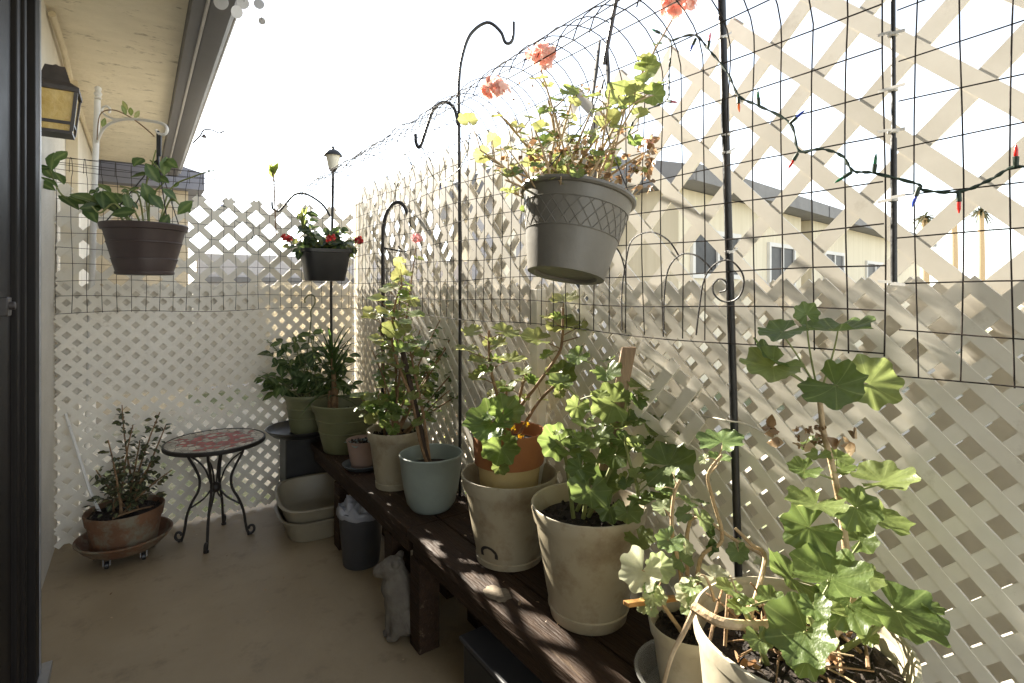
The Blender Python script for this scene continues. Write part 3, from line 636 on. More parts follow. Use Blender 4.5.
# litter boxes (two nested)
def tray_box(rt_loc, w0, w1, l0, l1, h, name, label, yaw, tilt=0.0, z=.0):
    rt = thing(name, V(rt_loc), label, 'litter box'); m = MB(); n = 40
    def ring(w, l, z_, e=3.2):
        out = []
        for k in range(n):
            an = 2 * math.pi * k / n; c_, s_ = math.cos(an), math.sin(an)
            x = w * math.copysign(abs(c_) ** (2 / e), c_); y = l * math.copysign(abs(s_) ** (2 / e), s_)
            dip = -.055 * max(0, 1 - ((y + l) / (l * .35))) * (1 if z_ > h * .5 else 0) if False else 0
            v = V((x, y, z_ + dip)); v = Matrix.Rotation(tilt, 3, 'X') @ v; v = Matrix.Rotation(yaw, 3, 'Z') @ v; out.append(V(rt_loc) + v)
        return out
    rings = [ring(w0 * .3, l0 * .3, .0), ring(w0, l0, .0), ring(w0 + .006, l0 + .006, .012), ring(w1 - .004, l1 - .004, h - .012), ring(w1 + .012, l1 + .012, h - .012), ring(w1 + .016, l1 + .016, h - .004), ring(w1 + .008, l1 + .008, h), ring(w1 - .004, l1 - .004, h - .004), ring(w0 + .003, l0 + .003, .02), ring(w0 * .9, l0 * .9, .006), ring(w0 * .3, l0 * .3, .006)]
    vs = [p for r_ in rings for p in r_]; fs = []
    for i in range(len(rings) - 1):
        for k in range(n): fs.append((i * n + k, i * n + (k + 1) % n, (i + 1) * n + (k + 1) % n, (i + 1) * n + k))
    fs += [tuple(reversed(range(n))), tuple((len(rings) - 1) * n + k for k in range(n))]
    m.add(vs, fs); m.build('tray', M['litter'], rt, True, 50); return rt
lc = V((.852, 3.25, .002))
tray_box(lc, .16, .198, .18, .222, .125, 'litter_box', 'lower taupe litter box resting on the floor by the bench end', R(-3))
tray_box(lc + V((-.006, .004, .070)), .156, .195, .178, .220, .15, 'litter_box', 'upper taupe litter box tipped inside the lower one', R(-5), R(6))

# bin with a bag
bc = at_z(362, 566, 0); bc = V((bc.x + .01, bc.y + .04, 0)); s_ = dep(bc) / FPX
bn = thing('waste_bin', bc, 'dark grey bin lined with a crumpled bag under the far bench', 'bin')
m = MB(); m.lathe(bc, [(.07, .001), (.088, .002), (.09, .006), (.112, .265), (.116, .266), (.115, .272), (.115, .282), (.109, .284), (.104, .28), (.09, .05), (.02, .04)], 44); m.build('bucket', M['bin'], bn)
m = MB(); n = 36
vs = [bc + UP * .30]; fs = []
for j, (r_, z_) in enumerate(((.03, .325), (.06, .315), (.085, .30), (.102, .292), (.117, .287), (.121, .278), (.120, .255))):
    for k in range(n):
        an = 2 * math.pi * k / n; q = noise.noise(V((math.cos(an) * 3, math.sin(an) * 3, j * .9))); q2 = noise.noise(V((math.cos(an) * 9, math.sin(an) * 9, j)))
        vs.append(bc + V((math.cos(an), math.sin(an), 0)) * (r_ + (.006 * q2 if j > 3 else .02 * q)) + UP * (z_ + (.05 * q + .02 * q2) * (1 if j < 4 else .3)))
for k in range(n): fs.append((0, 1 + k, 1 + (k + 1) % n))
for i in range(6):
    for k in range(n): fs.append((1 + i * n + k, 1 + (i + 1) * n + k, 1 + (i + 1) * n + (k + 1) % n, 1 + i * n + (k + 1) % n))
m.add(vs, fs)
m.build('liner_bag', M['bag'], bn, True, 70)

# stone lamb statue
sc0 = at_z(400, 632, 0); sc0 = V((sc0.x, sc0.y, 0)); s_ = dep(sc0) / FPX
lm = thing('animal_statue', sc0, 'weathered pale stone animal figure sitting beside the bench leg', 'statue')
def blob(mb, c, rad, n=20, m_=12, lump=.08):
    vs = []; fs = []
    for i in range(m_ + 1):
        th = math.pi * i / m_
        for k in range(n):
            ph = 2 * math.pi * k / n; d = V((math.sin(th) * math.cos(ph), math.sin(th) * math.sin(ph), math.cos(th)))
            q = 1 + lump * noise.noise(d * 3 + V(c) * 9); vs.append(V(c) + V((d.x * rad[0], d.y * rad[1], d.z * rad[2])) * q)
    for i in range(m_):
        for k in range(n): fs.append((i * n + k, (i + 1) * n + k, (i + 1) * n + (k + 1) % n, i * n + (k + 1) % n))
    mb.add(vs, fs)
LV = lambda a, z, b=0: sc0 + RT * a * 1.2 + FW * b * 1.15 + UP * z      # a along the picture plane: negative = facing left
m = MB()
blob(m, LV(.012, .135), (.080, .07, .105)); blob(m, LV(.028, .075), (.092, .08, .074)); blob(m, LV(-.010, .19), (.066, .06, .06))
m.tube([LV(-.004, .20), LV(-.014, .235), LV(-.022, .255)], [.055, .048, .044], 14)
blob(m, LV(-.026, .265), (.052, .046, .043)); m.tube([LV(-.045, .262), LV(-.074, .248), LV(-.088, .242)], [.034, .027, .017], 12)
for b in (-.030, .030):
    m.tube([LV(-.010, .290, b), LV(-.004, .302, b * 1.2), LV(.002, .310, b * 1.25)], [.018, .015, .008], 8)
    m.tube([LV(-.018, .17, b), LV(-.026, .09, b), LV(-.03, .022, b), LV(-.048, .015, b)], [.028, .022, .02, .015], 10)
    m.tube([LV(.04, .07, b * 1.7), LV(.0, .05, b * 1.8), LV(-.012, .018, b * 1.8), LV(-.032, .015, b * 1.8)], [.038, .03, .02, .015], 10)
m.tube([LV(.085, .04), LV(.11, .026), LV(.115, .05)], [.02, .014, .008], 8)
o = m.build('body', M['stone'], lm)
rm = o.modifiers.new('remesh', 'REMESH'); rm.mode = 'VOXEL'; rm.voxel_size = .004; rm.use_smooth_shade = True
sm_ = o.modifiers.new('smooth', 'SMOOTH'); sm_.iterations = 4
# dark tub with folded stuff under the near bench, lengthened to deepen the shade
tc0 = at_z(540, 655, .20); tc0 = V((1.03, 1.10, .002))
tb2 = thing('storage_tub', tc0, 'black plastic storage tub in the dark under the near bench', 'tub')
m = MB(); m.obox(tc0 + UP * .10, (.125, 0, 0), (0, .50, 0), (0, 0, .098)); m.build('body', M['blackplastic'], tb2, False, bevel=.015)
m = MB(); m.obox(tc0 + UP * .207, (.133, 0, 0), (0, .51, 0), (0, 0, .008)); m.build('lid', M['bin'], tb2, False, bevel=.005)

# ================================================================== BENCH POTS
def on_bench(x, y, dz=.001): return V((x, y, BZ + dz))
def stem_set(c, h, targets, spread=.05, n=10, sag=.0):
    out = []
    for t in targets:
        b = V(c) + V((rnd(-spread, spread), rnd(-spread, spread), h)); e = V(t)
        out.append(bez(b, b.lerp(e, .55) + V((rnd(-.02, .02), rnd(-.02, .02), .03 - sag)), e, n))
    return out
# 1 leafy olive pot on the tray
p1 = V((.875, 3.50, .514)); pl = plant('potted_pothos', p1, 'olive pot of dense trailing greenery on the black tray in the corner', 'potted plant')
make_pot(pl, p1, .105, .138, .235, M['olive'], .028, .006, soil=.85, rings=(.09, .15))
sm, fm = MB(), MB(); stems = stem_set(p1, .2, [at_d(px, py, dep(p1) + rnd(-.15, .1)) for px, py in ((262, 372), (268, 352), (280, 338), (292, 332), (310, 330), (330, 345), (345, 362), (355, 385), (270, 390), (300, 350), (320, 350), (337, 380), (258, 375), (288, 360), (350, 350))], .06)
for s in stems: sm.tube(s, [.004, .002], 5)
for s in stems:
    for k in range(15):
        b = s[int(rnd(.3, 1) * 10)]; d = (rvec() + V((0, -.2, -.1))).normalized(); oval(fm, b + d * rnd(0, .02), d + V((0, 0, -.3)), UP + CAMV(b) * .6 + rvec() * .5, rnd(.05, .10), .55, a=rnd(0, 1))
for k in range(5):
    b = p1 + UP * .2; e = at_d(rnd(262, 320), rnd(330, 350), dep(p1) - .05); st_ = bez(b, b.lerp(e, .5) + UP * .06, e, 14); sm.tube(st_, .0025, 5)
    for i in range(3, 15):
        for sgn in (-1, 1):
            t_ = (st_[min(i, 14)] - st_[i - 1]).normalized(); d = (t_ * .5 + RT * sgn).normalized(); oval(fm, st_[min(i, 14)], d, UP + CAMV(b) * .4, .055 * (1 - i / 22), .3, a=rnd(.3, 1))
sm.build('stem', M['stem'], pl); fm.build('foliage', M['mid'], pl)
hk = at_d(305, 338, dep(p1)); m = MB(); hp = [at_d(px, py, dep(p1) - .02) for px, py in ((302, 388), (308, 345), (311, 322), (311, 311), (315, 303), (314, 296), (309, 295), (305, 299), (305, 303))]
m.tube(smooth_path(hp), .0045, 8); m.build('hanger_hook', M['olive'], pl)
# 2 big olive pot with spiky plant
p2 = on_bench(1.01, 3.18); pl = plant('potted_dracaena', p2, 'wide olive pot holding a spiky cane plant next to the corner', 'potted plant')
make_pot(pl, p2, .125, .19, .285, M['olive'], .045, .006, soil=.72, rings=(.12, .19))
sm, fm = MB(), MB(); p2c = p2 - RT * .075; cane = smooth_path([p2c + V((0, 0, .2)), at_d(334, 382, dep(p2)), at_d(332, 350, dep(p2))], 5); sm.tube(cane, [.017, .011], 9)
for off in ((.02, .01), (-.02, .015)): sm.tube([p2c + V((off[0], off[1], .2)), cane[4] + V((off[0], off[1], 0))], [.013, .009], 8)
sm.build('trunk', M['bark'], pl)
for k in range(46):
    b = cane[int(rnd(.45, 1) * 10)]; d = rvec(); d = V((d.x, d.y, rnd(.3, 2.2))).normalized(); blade(fm, b, d, rnd(.16, .34), .009, rnd(.1, .5), rnd(0, .7))
for k in range(30):
    b = cane[int(rnd(.3, .7) * 10)]; d = rvec(); d = V((d.x, d.y, rnd(-.1, .5))).normalized(); blade(fm, b, d, rnd(.12, .22), .008, rnd(.3, .8), rnd(.3, 1))
fm.build('foliage', M['mid'], pl)
# 3 small pink pot on a saucer
p3 = on_bench(.98, 2.80); sc3 = thing('pot_saucer', p3, 'slate blue saucer under the small pinkish pot', 'saucer')
m = MB(); m.lathe(p3, [(.08, 0), (.085, .002), (.105, .024), (.108, .026), (.104, .028), (.083, .010), (.02, .009)], 40); m.build('dish', M['saucer'], sc3)
p3 = p3 + UP * .011; pl = plant('potted_succulent', p3, 'small pinkish clay pot of blue grey succulent between two larger pots', 'potted plant')
make_pot(pl, p3, .06, .085, .14, M['pink'], .0, .0, soil=.86)
fm = MB()
for k in range(30):
    an = rnd(0, 6.28); d = V((math.cos(an), math.sin(an), rnd(.1, .9))).normalized(); oval(fm, p3 + V((rnd(-.05, .05), rnd(-.05, .05), .125)), d, UP + d * .2, rnd(.05, .085), .55, a=rnd(0, 1), curl=-.1)
fm.build('foliage', M['bluegreen'], pl)
# 4 beige pot
p4 = on_bench(1.02, 2.46); pl = plant('potted_geranium', p4, 'beige pot with bushy geranium and pink bloom behind the pale blue pot', 'potted plant', 'geraniums on the bench')
make_pot(pl, p4, .088, .128, .275, M['beige'], .045, .007, foot=.028, soil=.86)
sm, fm, gm = MB(), MB(), MB()
d4 = dep(p4)
stems = stem_set(p4, .22, [at_d(px, py, d4 + dd) for px, py, dd in ((416, 246, -.05), (400, 290, -.05), (380, 320, 0), (372, 350, -.1), (395, 300, .05), (410, 280, 0), (420, 330, .05), (378, 395, -.12), (440, 320, .1), (455, 335, .08), (465, 360, .05), (470, 390, .02), (450, 390, 0), (430, 370, .05), (362, 400, -.1), (385, 410, -.14), (440, 350, .12), (462, 322, .12))], .05)
for s in stems: sm.tube(s, [.006, .0025], 6)
auto_leaves(fm, sm, stems[:8], 95, .020, .042, .05, False, .35, (.2, 1))
auto_leaves(fm, sm, stems[13:16], 60, .022, .040, .05, False, .5, (0, .8))
for s in stems[8:13] + stems[16:]:
    for k in range(30):
        b = s[int(rnd(.25, 1) * 10)]; d = rvec(); oval(gm, b + d * .015, d, UP + rvec() * .7, rnd(.025, .045), .6, a=rnd(0, 1))
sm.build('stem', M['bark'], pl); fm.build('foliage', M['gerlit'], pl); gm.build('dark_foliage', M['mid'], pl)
m = MB(); petals(m, at_d(417, 239, d4 - .05), .034, 26, .5, .7); m.build('flower', M['pinkp'], pl)
# 5 pale blue pot with a stake
p5 = on_bench(1.045, 2.12); pl = plant('potted_geranium', p5, 'pale blue glazed pot with a bare stem tied to a dark stake', 'potted plant', 'geraniums on the bench')
po = MB().lathe(p5, [(.06, .004), (.082, .0), (.088, .006), (.104, .03), (.118, .09), (.128, .16), (.134, .225), (.137, .229), (.137, .236), (.134, .239), (.130, .236), (.122, .17), (.02, .165)], 56, wob=.003).build('pot', M['bluegrey'], pl)
m = MB(); vs = [p5 + UP * .178]; m.lathe(p5, [(.02, .17), (.1215, .172), (.08, .178), (.03, .184)], 30, wob=.01); m.build('soil', M['soil'], pl)
d5 = dep(p5); sm, fm = MB(), MB()
stems = [smooth_path([p5 + V((-.01, 0, .17)), at_d(420, 440, d5), at_d(412, 400, d5), at_d(400, 370, d5), at_d(392, 340, d5), at_d(395, 305, d5), at_d(402, 285, d5)], 4), smooth_path([p5 + V((0, .01, .17)), at_d(424, 420, d5), at_d(416, 380, d5), at_d(408, 340, d5 + .02)], 4)]
for s in stems: sm.tube(s, [.009, .004], 8)
leaves_from(fm, sm, [(377, 300, 11, 't', .8), (390, 312, 13, 't', .9), (372, 318, 11, 't', .9), (399, 275, 9, 'f', 1), (408, 300, 11, 't', .7), (385, 345, 12, 't', 1), (414, 315, 12, 't', .6), (393, 330, 12, 'f', .8), (403, 322, 10, 't', .4), (375, 340, 9, 't', .9), (388, 290, 11, 't', 1), (368, 312, 8, 't', 1), (420, 345, 11, 't', .3), (405, 350, 10, 't', .5), (400, 262, 7, 'f', 1), (380, 362, 9, 't', .9)], lambda x, y: d5, stems, False); auto_leaves(fm, sm, stems, 40, .016, .032, .05, False, .4, (.3, 1))
sm.build('stem', M['bark'], pl); fm.build('foliage', M['gerlit'], pl)
a, b = p5 + UP * .15, at_d(403, 352, d5 + .01); m = MB(); m.tube([a, b], .0105, 6); m.build('stake', M['stakedark'], pl)

# 6 beige self-watering pot and the terracotta pot inside it
p6 = on_bench(1.082, 1.575); pt = thing('planter', p6, 'beige self watering planter with side opening holding the terracotta pot', 'planter')
make_pot(pt, p6, .112, .164, .30, M['beige'], .050, .007, foot=.02, soil=0)
q = at_d(485, 549, dep(p6) - .115); dv = (q - p6); dv.z = 0; dv.normalize(); side = V((-dv.y, dv.x, 0)); zc = .052
m = MB(); vs = []; rr = lambda z: .110 + .053 * z / .30 + .0030
for i in range(15):
    an = math.pi * i / 14; vs.append((.034 * math.cos(an), .030 * math.sin(an)))
vs += [(-.034, -.010), (.034, -.010)]
pp = []
for u, z in vs: th = u / .118; pp.append(p6 + (dv * math.cos(th) + side * math.sin(th)) * rr(zc + z) + UP * (zc + z))
m.add(pp + [p - dv * .006 for p in pp], [tuple(range(17)), ] + [(i, (i + 1) % 17, 17 + (i + 1) % 17, 17 + i) for i in range(17)]); m.build('water_opening', M['blackplastic'], pt, False)
p6b = p6 + UP * .235; pl = plant('potted_geranium', p6b, 'geranium in an orange terracotta pot with pale yellow base', 'potted plant', 'geraniums on the bench')
m = MB(); m.lathe(p6b, [(.08, 0), (.100, .001), (.112, .10), (.107, .10), (.02, .09)], 48); m.build('pot_base', M['terrapale'], pl)
m = MB(); m.lathe(p6b + UP * .101, [(.095, 0), (.121, .0), (.123, .003), (.131, .105), (.131, .111), (.128, .114), (.122, .112), (.116, .07), (.02, .065)], 56, wob=.003); m.build('pot_rim', M['terra'], pl)
m = MB(); m.lathe(p6b + UP * .101, [(.02, .06), (.1155, .068), (.08, .074), (.03, .08)], 30, wob=.02); m.build('soil', M['soil'], pl)
d6 = dep(p6); sm, fm = MB(), MB(); b0 = p6b + UP * .17
stems = [smooth_path([b0 + V((.0, 0, 0)), at_d(515, 415, d6), at_d(537, 385, d6 - .03), at_d(556, 358, d6 - .05), at_d(562, 342, d6 - .05), at_d(563, 308, d6 - .05)], 5),
         smooth_path([b0 + V((-.02, 0, 0)), at_d(498, 400, d6), at_d(492, 375, d6), at_d(489, 350, d6), at_d(489, 330, d6)], 5),
         smooth_path([b0 + V((-.01, .02, 0)), at_d(505, 410, d6 + .02), at_d(507, 385, d6 + .02)], 5), smooth_path([b0 + V((.02, .02, 0)), at_d(520, 395, d6 + .02), at_d(527, 370, d6 + .03)], 5),
         smooth_path([b0 + V((-.03, -.04, 0)), at_d(500, 432, d6 - .1), at_d(502, 425, d6 - .13)], 5), smooth_path([b0 + V((.03, .0, 0)), at_d(540, 400, d6 - .02), at_d(571, 373, d6 - .04)], 5)]
for s in stems: sm.tube(s, [.0065, .0045], 8)
leaves_from(fm, sm, [(490, 424, 25, 'f', .25, -.15), (504, 410, 18, 'f', .35, -.12), (501, 449, 19, 'f', .4, -.16), (499, 468, 9, 'f', .6, -.17), (472, 332, 11, 't', .9), (506, 332, 15, 't', .8), (466, 350, 12, 't', .9), (511, 361, 18, 't', .85), (482, 361, 15, 't', .75), (496, 345, 12, 't', .9),
    (563, 299, 14, 't', 1, -.05), (534, 339, 17, 't', .85, -.05), (561, 328, 17, 't', .9, -.05), (582, 326, 13, 't', .85, -.05), (577, 358, 14, 's', .3, -.07), (563, 377, 15, 'f', .5, -.05), (554, 371, 10, 't', .95, -.04), (593, 332, 9, 't', .7, -.03), (505, 385, 12, 't', .6), (522, 372, 9, 't', .7), (476, 378, 9, 't', .8), (549, 318, 10, 't', 1, -.06)], lambda x, y: d6, stems); auto_leaves(fm, sm, stems, 26, .014, .030, .05, True, .4, (.2, 1))
sm.build('stem', M['bark'], pl); fm.build('foliage', M['gerlit'], pl)
for px, py in ((513, 428), (521, 436), (526, 424)):
    m = MB(); petals(m, at_d(px, py, d6 - .1), .012, 9, .6); m.build('flower', M['yellowp'], pl)

# 7 large beige pot
p7 = on_bench(1.082, 1.165); pl = plant('potted_geranium', p7, 'large beige pot of broad leaved geranium propped by a wooden stake', 'potted plant', 'geraniums on the bench')
make_pot(pl, p7, .110, .163, .325, M['beige'], .045, .006, foot=.0, soil=.84, rings=(.035,))
d7 = dep(p7); sm, fm = MB(), MB(); b0 = p7 + UP * .28
stems = [smooth_path([b0 + V((0, 0, 0)), at_d(610, 470, d7), at_d(618, 440, d7), at_d(625, 410, d7), at_d(628, 390, d7)], 5),
         smooth_path([b0 + V((.03, -.03, 0)), at_d(637, 500, d7 - .1), at_d(629, 460, d7 - .1), at_d(624, 435, d7 - .08)], 5),
         smooth_path([b0 + V((-.02, 0, 0)), at_d(590, 465, d7), at_d(583, 430, d7 + .02), at_d(580, 400, d7 + .02)], 5),
         smooth_path([b0 + V((.02, .03, 0)), at_d(640, 470, d7 + .03), at_d(662, 430, d7 + .02), at_d(680, 408, d7)], 5),
         smooth_path([b0 + V((-.04, .02, 0)), at_d(565, 455, d7), at_d(556, 440, d7 - .05)], 5), smooth_path([b0 + V((.0, .05, 0)), at_d(602, 450, d7 + .05), at_d(606, 380, d7 + .05), at_d(612, 365, d7 + .05)], 5)]
for s in stems: sm.tube(s, [.0065, .0035], 8)
leaves_from(fm, sm, [(611, 401, 21, 'f', .75), (607, 373, 14, 'f', .5), (645, 387, 17, 't', .9), (683, 405, 15, 't', .35), (671, 465, 27, 'f', .45, -.1), (665, 431, 20, 't', .85), (556, 440, 18, 'f', .4), (595, 438, 22, 't', .7), (577, 407, 12, 'f', .8), (591, 492, 21, 'f', .4, -.1), (597, 460, 15, 't', .6), (655, 480, 14, 't', .7), (678, 420, 14, 's', .3), (634, 445, 10, 'f', .2), (560, 382, 13, 't', .6), (577, 357, 12, 'f', .5), (607, 480, 16, 'f', .2), (570, 452, 15, 't', .75), (622, 425, 12, 't', .95),
    (640, 420, 13, 't', .5), (688, 446, 14, 't', .4), (585, 425, 13, 't', .9), (616, 455, 14, 'f', .3), (642, 500, 14, 't', .3, -.1), (580, 470, 15, 'f', .3, -.05), (601, 395, 10, 't', 1), (655, 455, 13, 't', .6), (640, 541, 15, 't', .9, -.16), (627, 513, 14, 's', .6, -.14), (609, 508, 14, 'f', .15, -.1), (662, 493, 13, 'f', .5, -.08)], lambda x, y: d7 - .03, stems)
auto_leaves(fm, sm, stems, 34, .016, .034, .05, True, .35, (0, 1))
sm.build('stem', M['stem'], pl); fm.build('foliage', M['ger'], pl)
a = p7 + V((.03, .03, .15)); b = at_d(629, 347, d7 + .02); dd = (b - a).normalized(); m = MB(); sdv = RT; m.obox((a + b) / 2, sdv * .021, dd.cross(sdv) * .007, (b - a) / 2); m.build('stake', M['stake'], pl, False, bevel=.002)
# dry twigs on the fence behind
# 8 small pot on a clear saucer, leggy geranium
p8 = on_bench(1.06, .795); s8 = thing('pot_saucer', p8, 'clear plastic saucer beneath the small pot between the two largest pots', 'saucer')
m = MB(); m.lathe(p8, [(.09, 0), (.10, .002), (.122, .050), (.128, .053), (.126, .056), (.118, .053), (.098, .008), (.02, .007)], 48); m.build('dish', M['clear'], s8)
p8 = p8 + UP * .009; pl = plant('potted_geranium', p8, 'small ivory pot with leggy sparse variegated geranium in the clear saucer', 'potted plant', 'geraniums on the bench')
make_pot(pl, p8, .066, .090, .165, M['ivory'], .03, .005, soil=.84)
d8 = dep(p8); sm, fm, dm = MB(), MB(), MB(); b0 = p8 + UP * .135
stems = [smooth_path([b0, at_d(680, 570, d8), at_d(672, 530, d8), at_d(674, 495, d8), at_d(680, 480, d8)], 5), smooth_path([b0 + V((.02, .0, 0)), at_d(700, 560, d8), at_d(722, 540, d8), at_d(713, 500, d8), at_d(708, 475, d8), at_d(722, 455, d8)], 5),
         smooth_path([b0 + V((0, -.02, 0)), at_d(690, 590, d8 - .05), at_d(700, 600, d8 - .08), at_d(716, 590, d8 - .1)], 5), smooth_path([b0 + V((.04, .03, 0)), at_d(690, 520, d8 + .05), at_d(735, 540, d8 + .05), at_d(762, 555, d8 + .02)], 5),
         smooth_path([b0 + V((-.02, .0, 0)), at_d(660, 600, d8 - .06), at_d(648, 575, d8 - .08)], 5)]
for s in stems: sm.tube(s, [.0055, .0035], 8)
leaves_from(fm, sm, [(723, 441, 22, 's', .1, .05), (720, 459, 11, 't', .3, .05), (642, 570, 21, 'f', .85, -.1), (660, 566, 14, 'f', .5, -.08), (688, 594, 13, 'f', .9, -.1), (714, 577, 16, 't', .95, -.1), (697, 606, 15, 'f', .4, -.1), (668, 540, 14, 'f', .2), (702, 520, 12, 's', .4), (681, 560, 11, 'f', .3)], lambda x, y: d8, stems)
auto_leaves(fm, sm, stems, 26, .014, .030, .05, True, .4, (0, .8))
for px, py in ((715, 543), (717, 550), (712, 537)): crumple(dm, at_d(px, py, d8), .022)
sm.build('stem', M['drystem'], pl); fm.build('foliage', M['variegated'], pl); dm.build('dead_leaves', M['mid'], pl)
a, b = at_d(626, 604, d8 - .10), at_d(676, 598, d8 + .02); m = MB(); m.obox((a + b) / 2, (b - a) / 2, V((0, 0, .005)), (b - a).normalized().cross(UP) * .009)
tag(m.build('wooden_stick', M['orangewood'], None, False, bevel=.002), 'short orange wooden stick poking out of the small ivory pot', 'stick')

# 9 nearest large ivory pot with tall geranium
p9 = on_bench(.972, .50); pl = plant('potted_geranium', p9, 'nearest and largest ivory pot with tall broad leaved geranium at lower right', 'potted plant', 'geraniums on the bench')
make_pot(pl, p9, .138, .174, .335, M['ivory'], .0, .0, soil=.86, n=72)
m = MB(); m.lathe(p9, [(.1725, .308), (.1775, .310), (.1795, .329), (.1785, .337), (.173, .3385), (.170, .335), (.1695, .313)], 72, wob=.004, ring=True); m.build('rim', M['ivory'], pl)
d9 = dep(p9); sm, fm, dm, gs, bk = MB(), MB(), MB(), MB(), MB(); b0 = p9 + UP * .28
main = smooth_path([b0 + V((.02, -.01, 0)), at_d(850, 610, d9), at_d(846, 550, d9 + .02), at_d(840, 505, d9 + .03), at_d(832, 465, d9 + .03), at_d(824, 435, d9 + .03), at_d(821, 412, d9 + .03), at_d(819, 395, d9 + .03)], 5)
low = [smooth_path([b0 + V((-.06, .02, 0)), at_d(752, 625, d9 - .05), at_d(738, 600, d9 - .05)], 5), smooth_path([b0 + V((-.01, -.02, 0)), at_d(815, 640, d9 - .06), at_d(810, 615, d9 - .08)], 5), smooth_path([b0 + V((.03, .02, 0)), at_d(828, 620, d9 + .04), at_d(826, 585, d9 + .04)], 5), smooth_path([b0 + V((.06, -.03, 0)), at_d(880, 625, d9 - .02), at_d(896, 605, d9 - .02)], 5)]
gs.tube(main, [.0075, .0045], 10)
for s in low: sm.tube(s, [.006, .004], 8)
specs = [(838, 329, 32, 't', .05, .06), (806, 313, 12, 'f', .35, .06), (780, 331, 22, 't', .25, .02), (768, 358, 22, 's', .15, .02), (770, 367, 28, 't', .95, -.01), (838, 386, 30, 'f', .2, -.04), (872, 384, 27, 'f', .85, .05), (803, 470, 16, 't', .5, .03), (817, 457, 13, 't', .8), (815, 505, 27, 't', .85, -.04), (886, 482, 29, 't', .95, .02), (858, 508, 22, 'f', .6, -.02), (884, 519, 25, 's', .85, .0),
    (807, 528, 26, 'f', .3, .0), (788, 578, 28, 's', .2, .03), (833, 575, 35, 't', .45, -.06), (848, 606, 27, 'f', .4, -.04), (902, 612, 42, 's', .35, -.06), (804, 633, 33, 'f', .35, -.12), (806, 662, 17, 'f', .4, -.13), (742, 606, 15, 't', .5, -.06), (760, 640, 13, 'f', .7, -.10), (728, 588, 13, 't', .8, -.02), (772, 600, 14, 'f', .3, -.05), (868, 578, 17, 't', .9, -.02), (843, 470, 12, 't', .7, .03), (861, 540, 15, 'f', .5, .04)]
leaves_from(fm, sm, specs, lambda x, y: d9, [main] + low, True, .14); auto_leaves(fm, sm, [main] + low, 16, .014, .032, .045, True, .25, (.2, 1))
for px, py in ((776, 434), (782, 441), (770, 430), (845, 440), (852, 437), (838, 446), (803, 445)): crumple(dm, at_d(px, py, d9 + rnd(0, .05)), .018)
for k in range(26): crumple(dm, at_d(rnd(796, 822), rnd(426, 446), d9 + .03), .006)
for k in range(16):
    an = rnd(0, 6.28); crumple(dm, p9 + V((math.cos(an) * rnd(.03, .15), math.sin(an) * rnd(.03, .14), .300)), .014)
for k in range(26):        # fallen dry stalks across the soil
    an = rnd(0, 6.28); q = rnd(.02, .12); a = p9 + V((math.cos(an) * q, math.sin(an) * q, .290 + rnd(0, .02))); an += rnd(1, 3); b = a + V((math.cos(an), math.sin(an), rnd(-.05, .25))) * rnd(.06, .16)
    rr_ = (b - p9).to_2d().length
    if rr_ > .15: b = p9 + V(((b - p9).x * .15 / rr_, (b - p9).y * .15 / rr_, (b - p9).z))
    (gs if k % 4 == 0 else bk).tube(bez(a, a.lerp(b, .5) + UP * rnd(0, .02), b, 5), [rnd(.002, .004), .0012], 6)
for k in range(12):
    a = at_d(rnd(705, 800), rnd(600, 650), d9 + rnd(-.08, .05)); b = at_d(rnd(680, 760), rnd(560, 620), d9 + rnd(-.05, .12)); (bk if k % 3 else gs).tube(bez(a, a.lerp(b, .5) + UP * rnd(0, .04), b, 6), [.003, .0015], 6)
gs.tube(smooth_path([at_d(694, 607, d9 - .03), at_d(720, 622, d9 - .07), at_d(755, 625, d9 - .06), at_d(785, 622, d9 - .02)], 5), [.009, .007], 8)
gs.tube(smooth_path([p9 + V((-.08, .05, .34)), at_d(765, 560, d9 + .06), at_d(752, 545, d9 + .08), at_d(735, 528, d9 + .1)], 5), [.005, .003], 7)
gs.tube(smooth_path([at_d(694, 610, d9 - .03), at_d(684, 632, d9 - .04), at_d(672, 655, d9 - .05), at_d(664, 683, d9 - .05)], 5), [.005, .0035], 7)
sm.build('stem', M['stem'], pl); gs.build('dry_stem', M['drystem'], pl); bk.build('fallen_stalks', M['bark'], pl); fm.build('foliage', M['ger'], pl); dm.build('dead_leaves', M['dry'], pl)

# ================================================================== POLES AND HOOKS
def hookpole(name, label, base, path, r, extra=(), mat_=None, cat='hook'):
    rt = thing(name, V(base), label, cat); m = MB(); m.tube(path, r, 10); m.build('pole', mat_ or M['black'], rt)
    for ex in extra:
        nm, pts, rr = ex; m = MB(); m.tube(pts, rr, 10); m.build(nm, mat_ or M['black'], rt)
    return rt
PX = 1.15
b = at_x(460, 300, PX + .06); dd = dep(b); pb = V((b.x, b.y, BZ)); D = lambda px, py, o=0: at_d(px, py, dd + o)
hookpole('plant_pole', 'tall black pole with a large curled hook at its top behind the planters', V((b.x, b.y, BZ + .002)),
    [pb + UP * .002, D(460, 300), D(459, 110)] + smooth_path([D(458.5, 90), D(461, 62), D(470, 35), D(487, 22.5), D(500, 31), D(505, 42), D(510, 43), D(513, 37), D(513.5, 22)], 5), .0075,
    [('side_hook', smooth_path([D(458, 125), D(454, 108), D(444, 102), D(434, 109), D(428, 124), D(421, 145), D(418, 147), D(416, 142), D(415.5, 134)], 5), .0075)])
b = at_x(730, 200, PX + .06); dd = dep(b)
p_top, p_bot = at_d(720, -60, dd), at_d(738, 556, dd); bot = V((p_bot.x, p_bot.y, BZ + .002))
dirp = (p_bot - p_top); bot = p_top + dirp * ((BZ + .002 - p_top.z) / dirp.z)
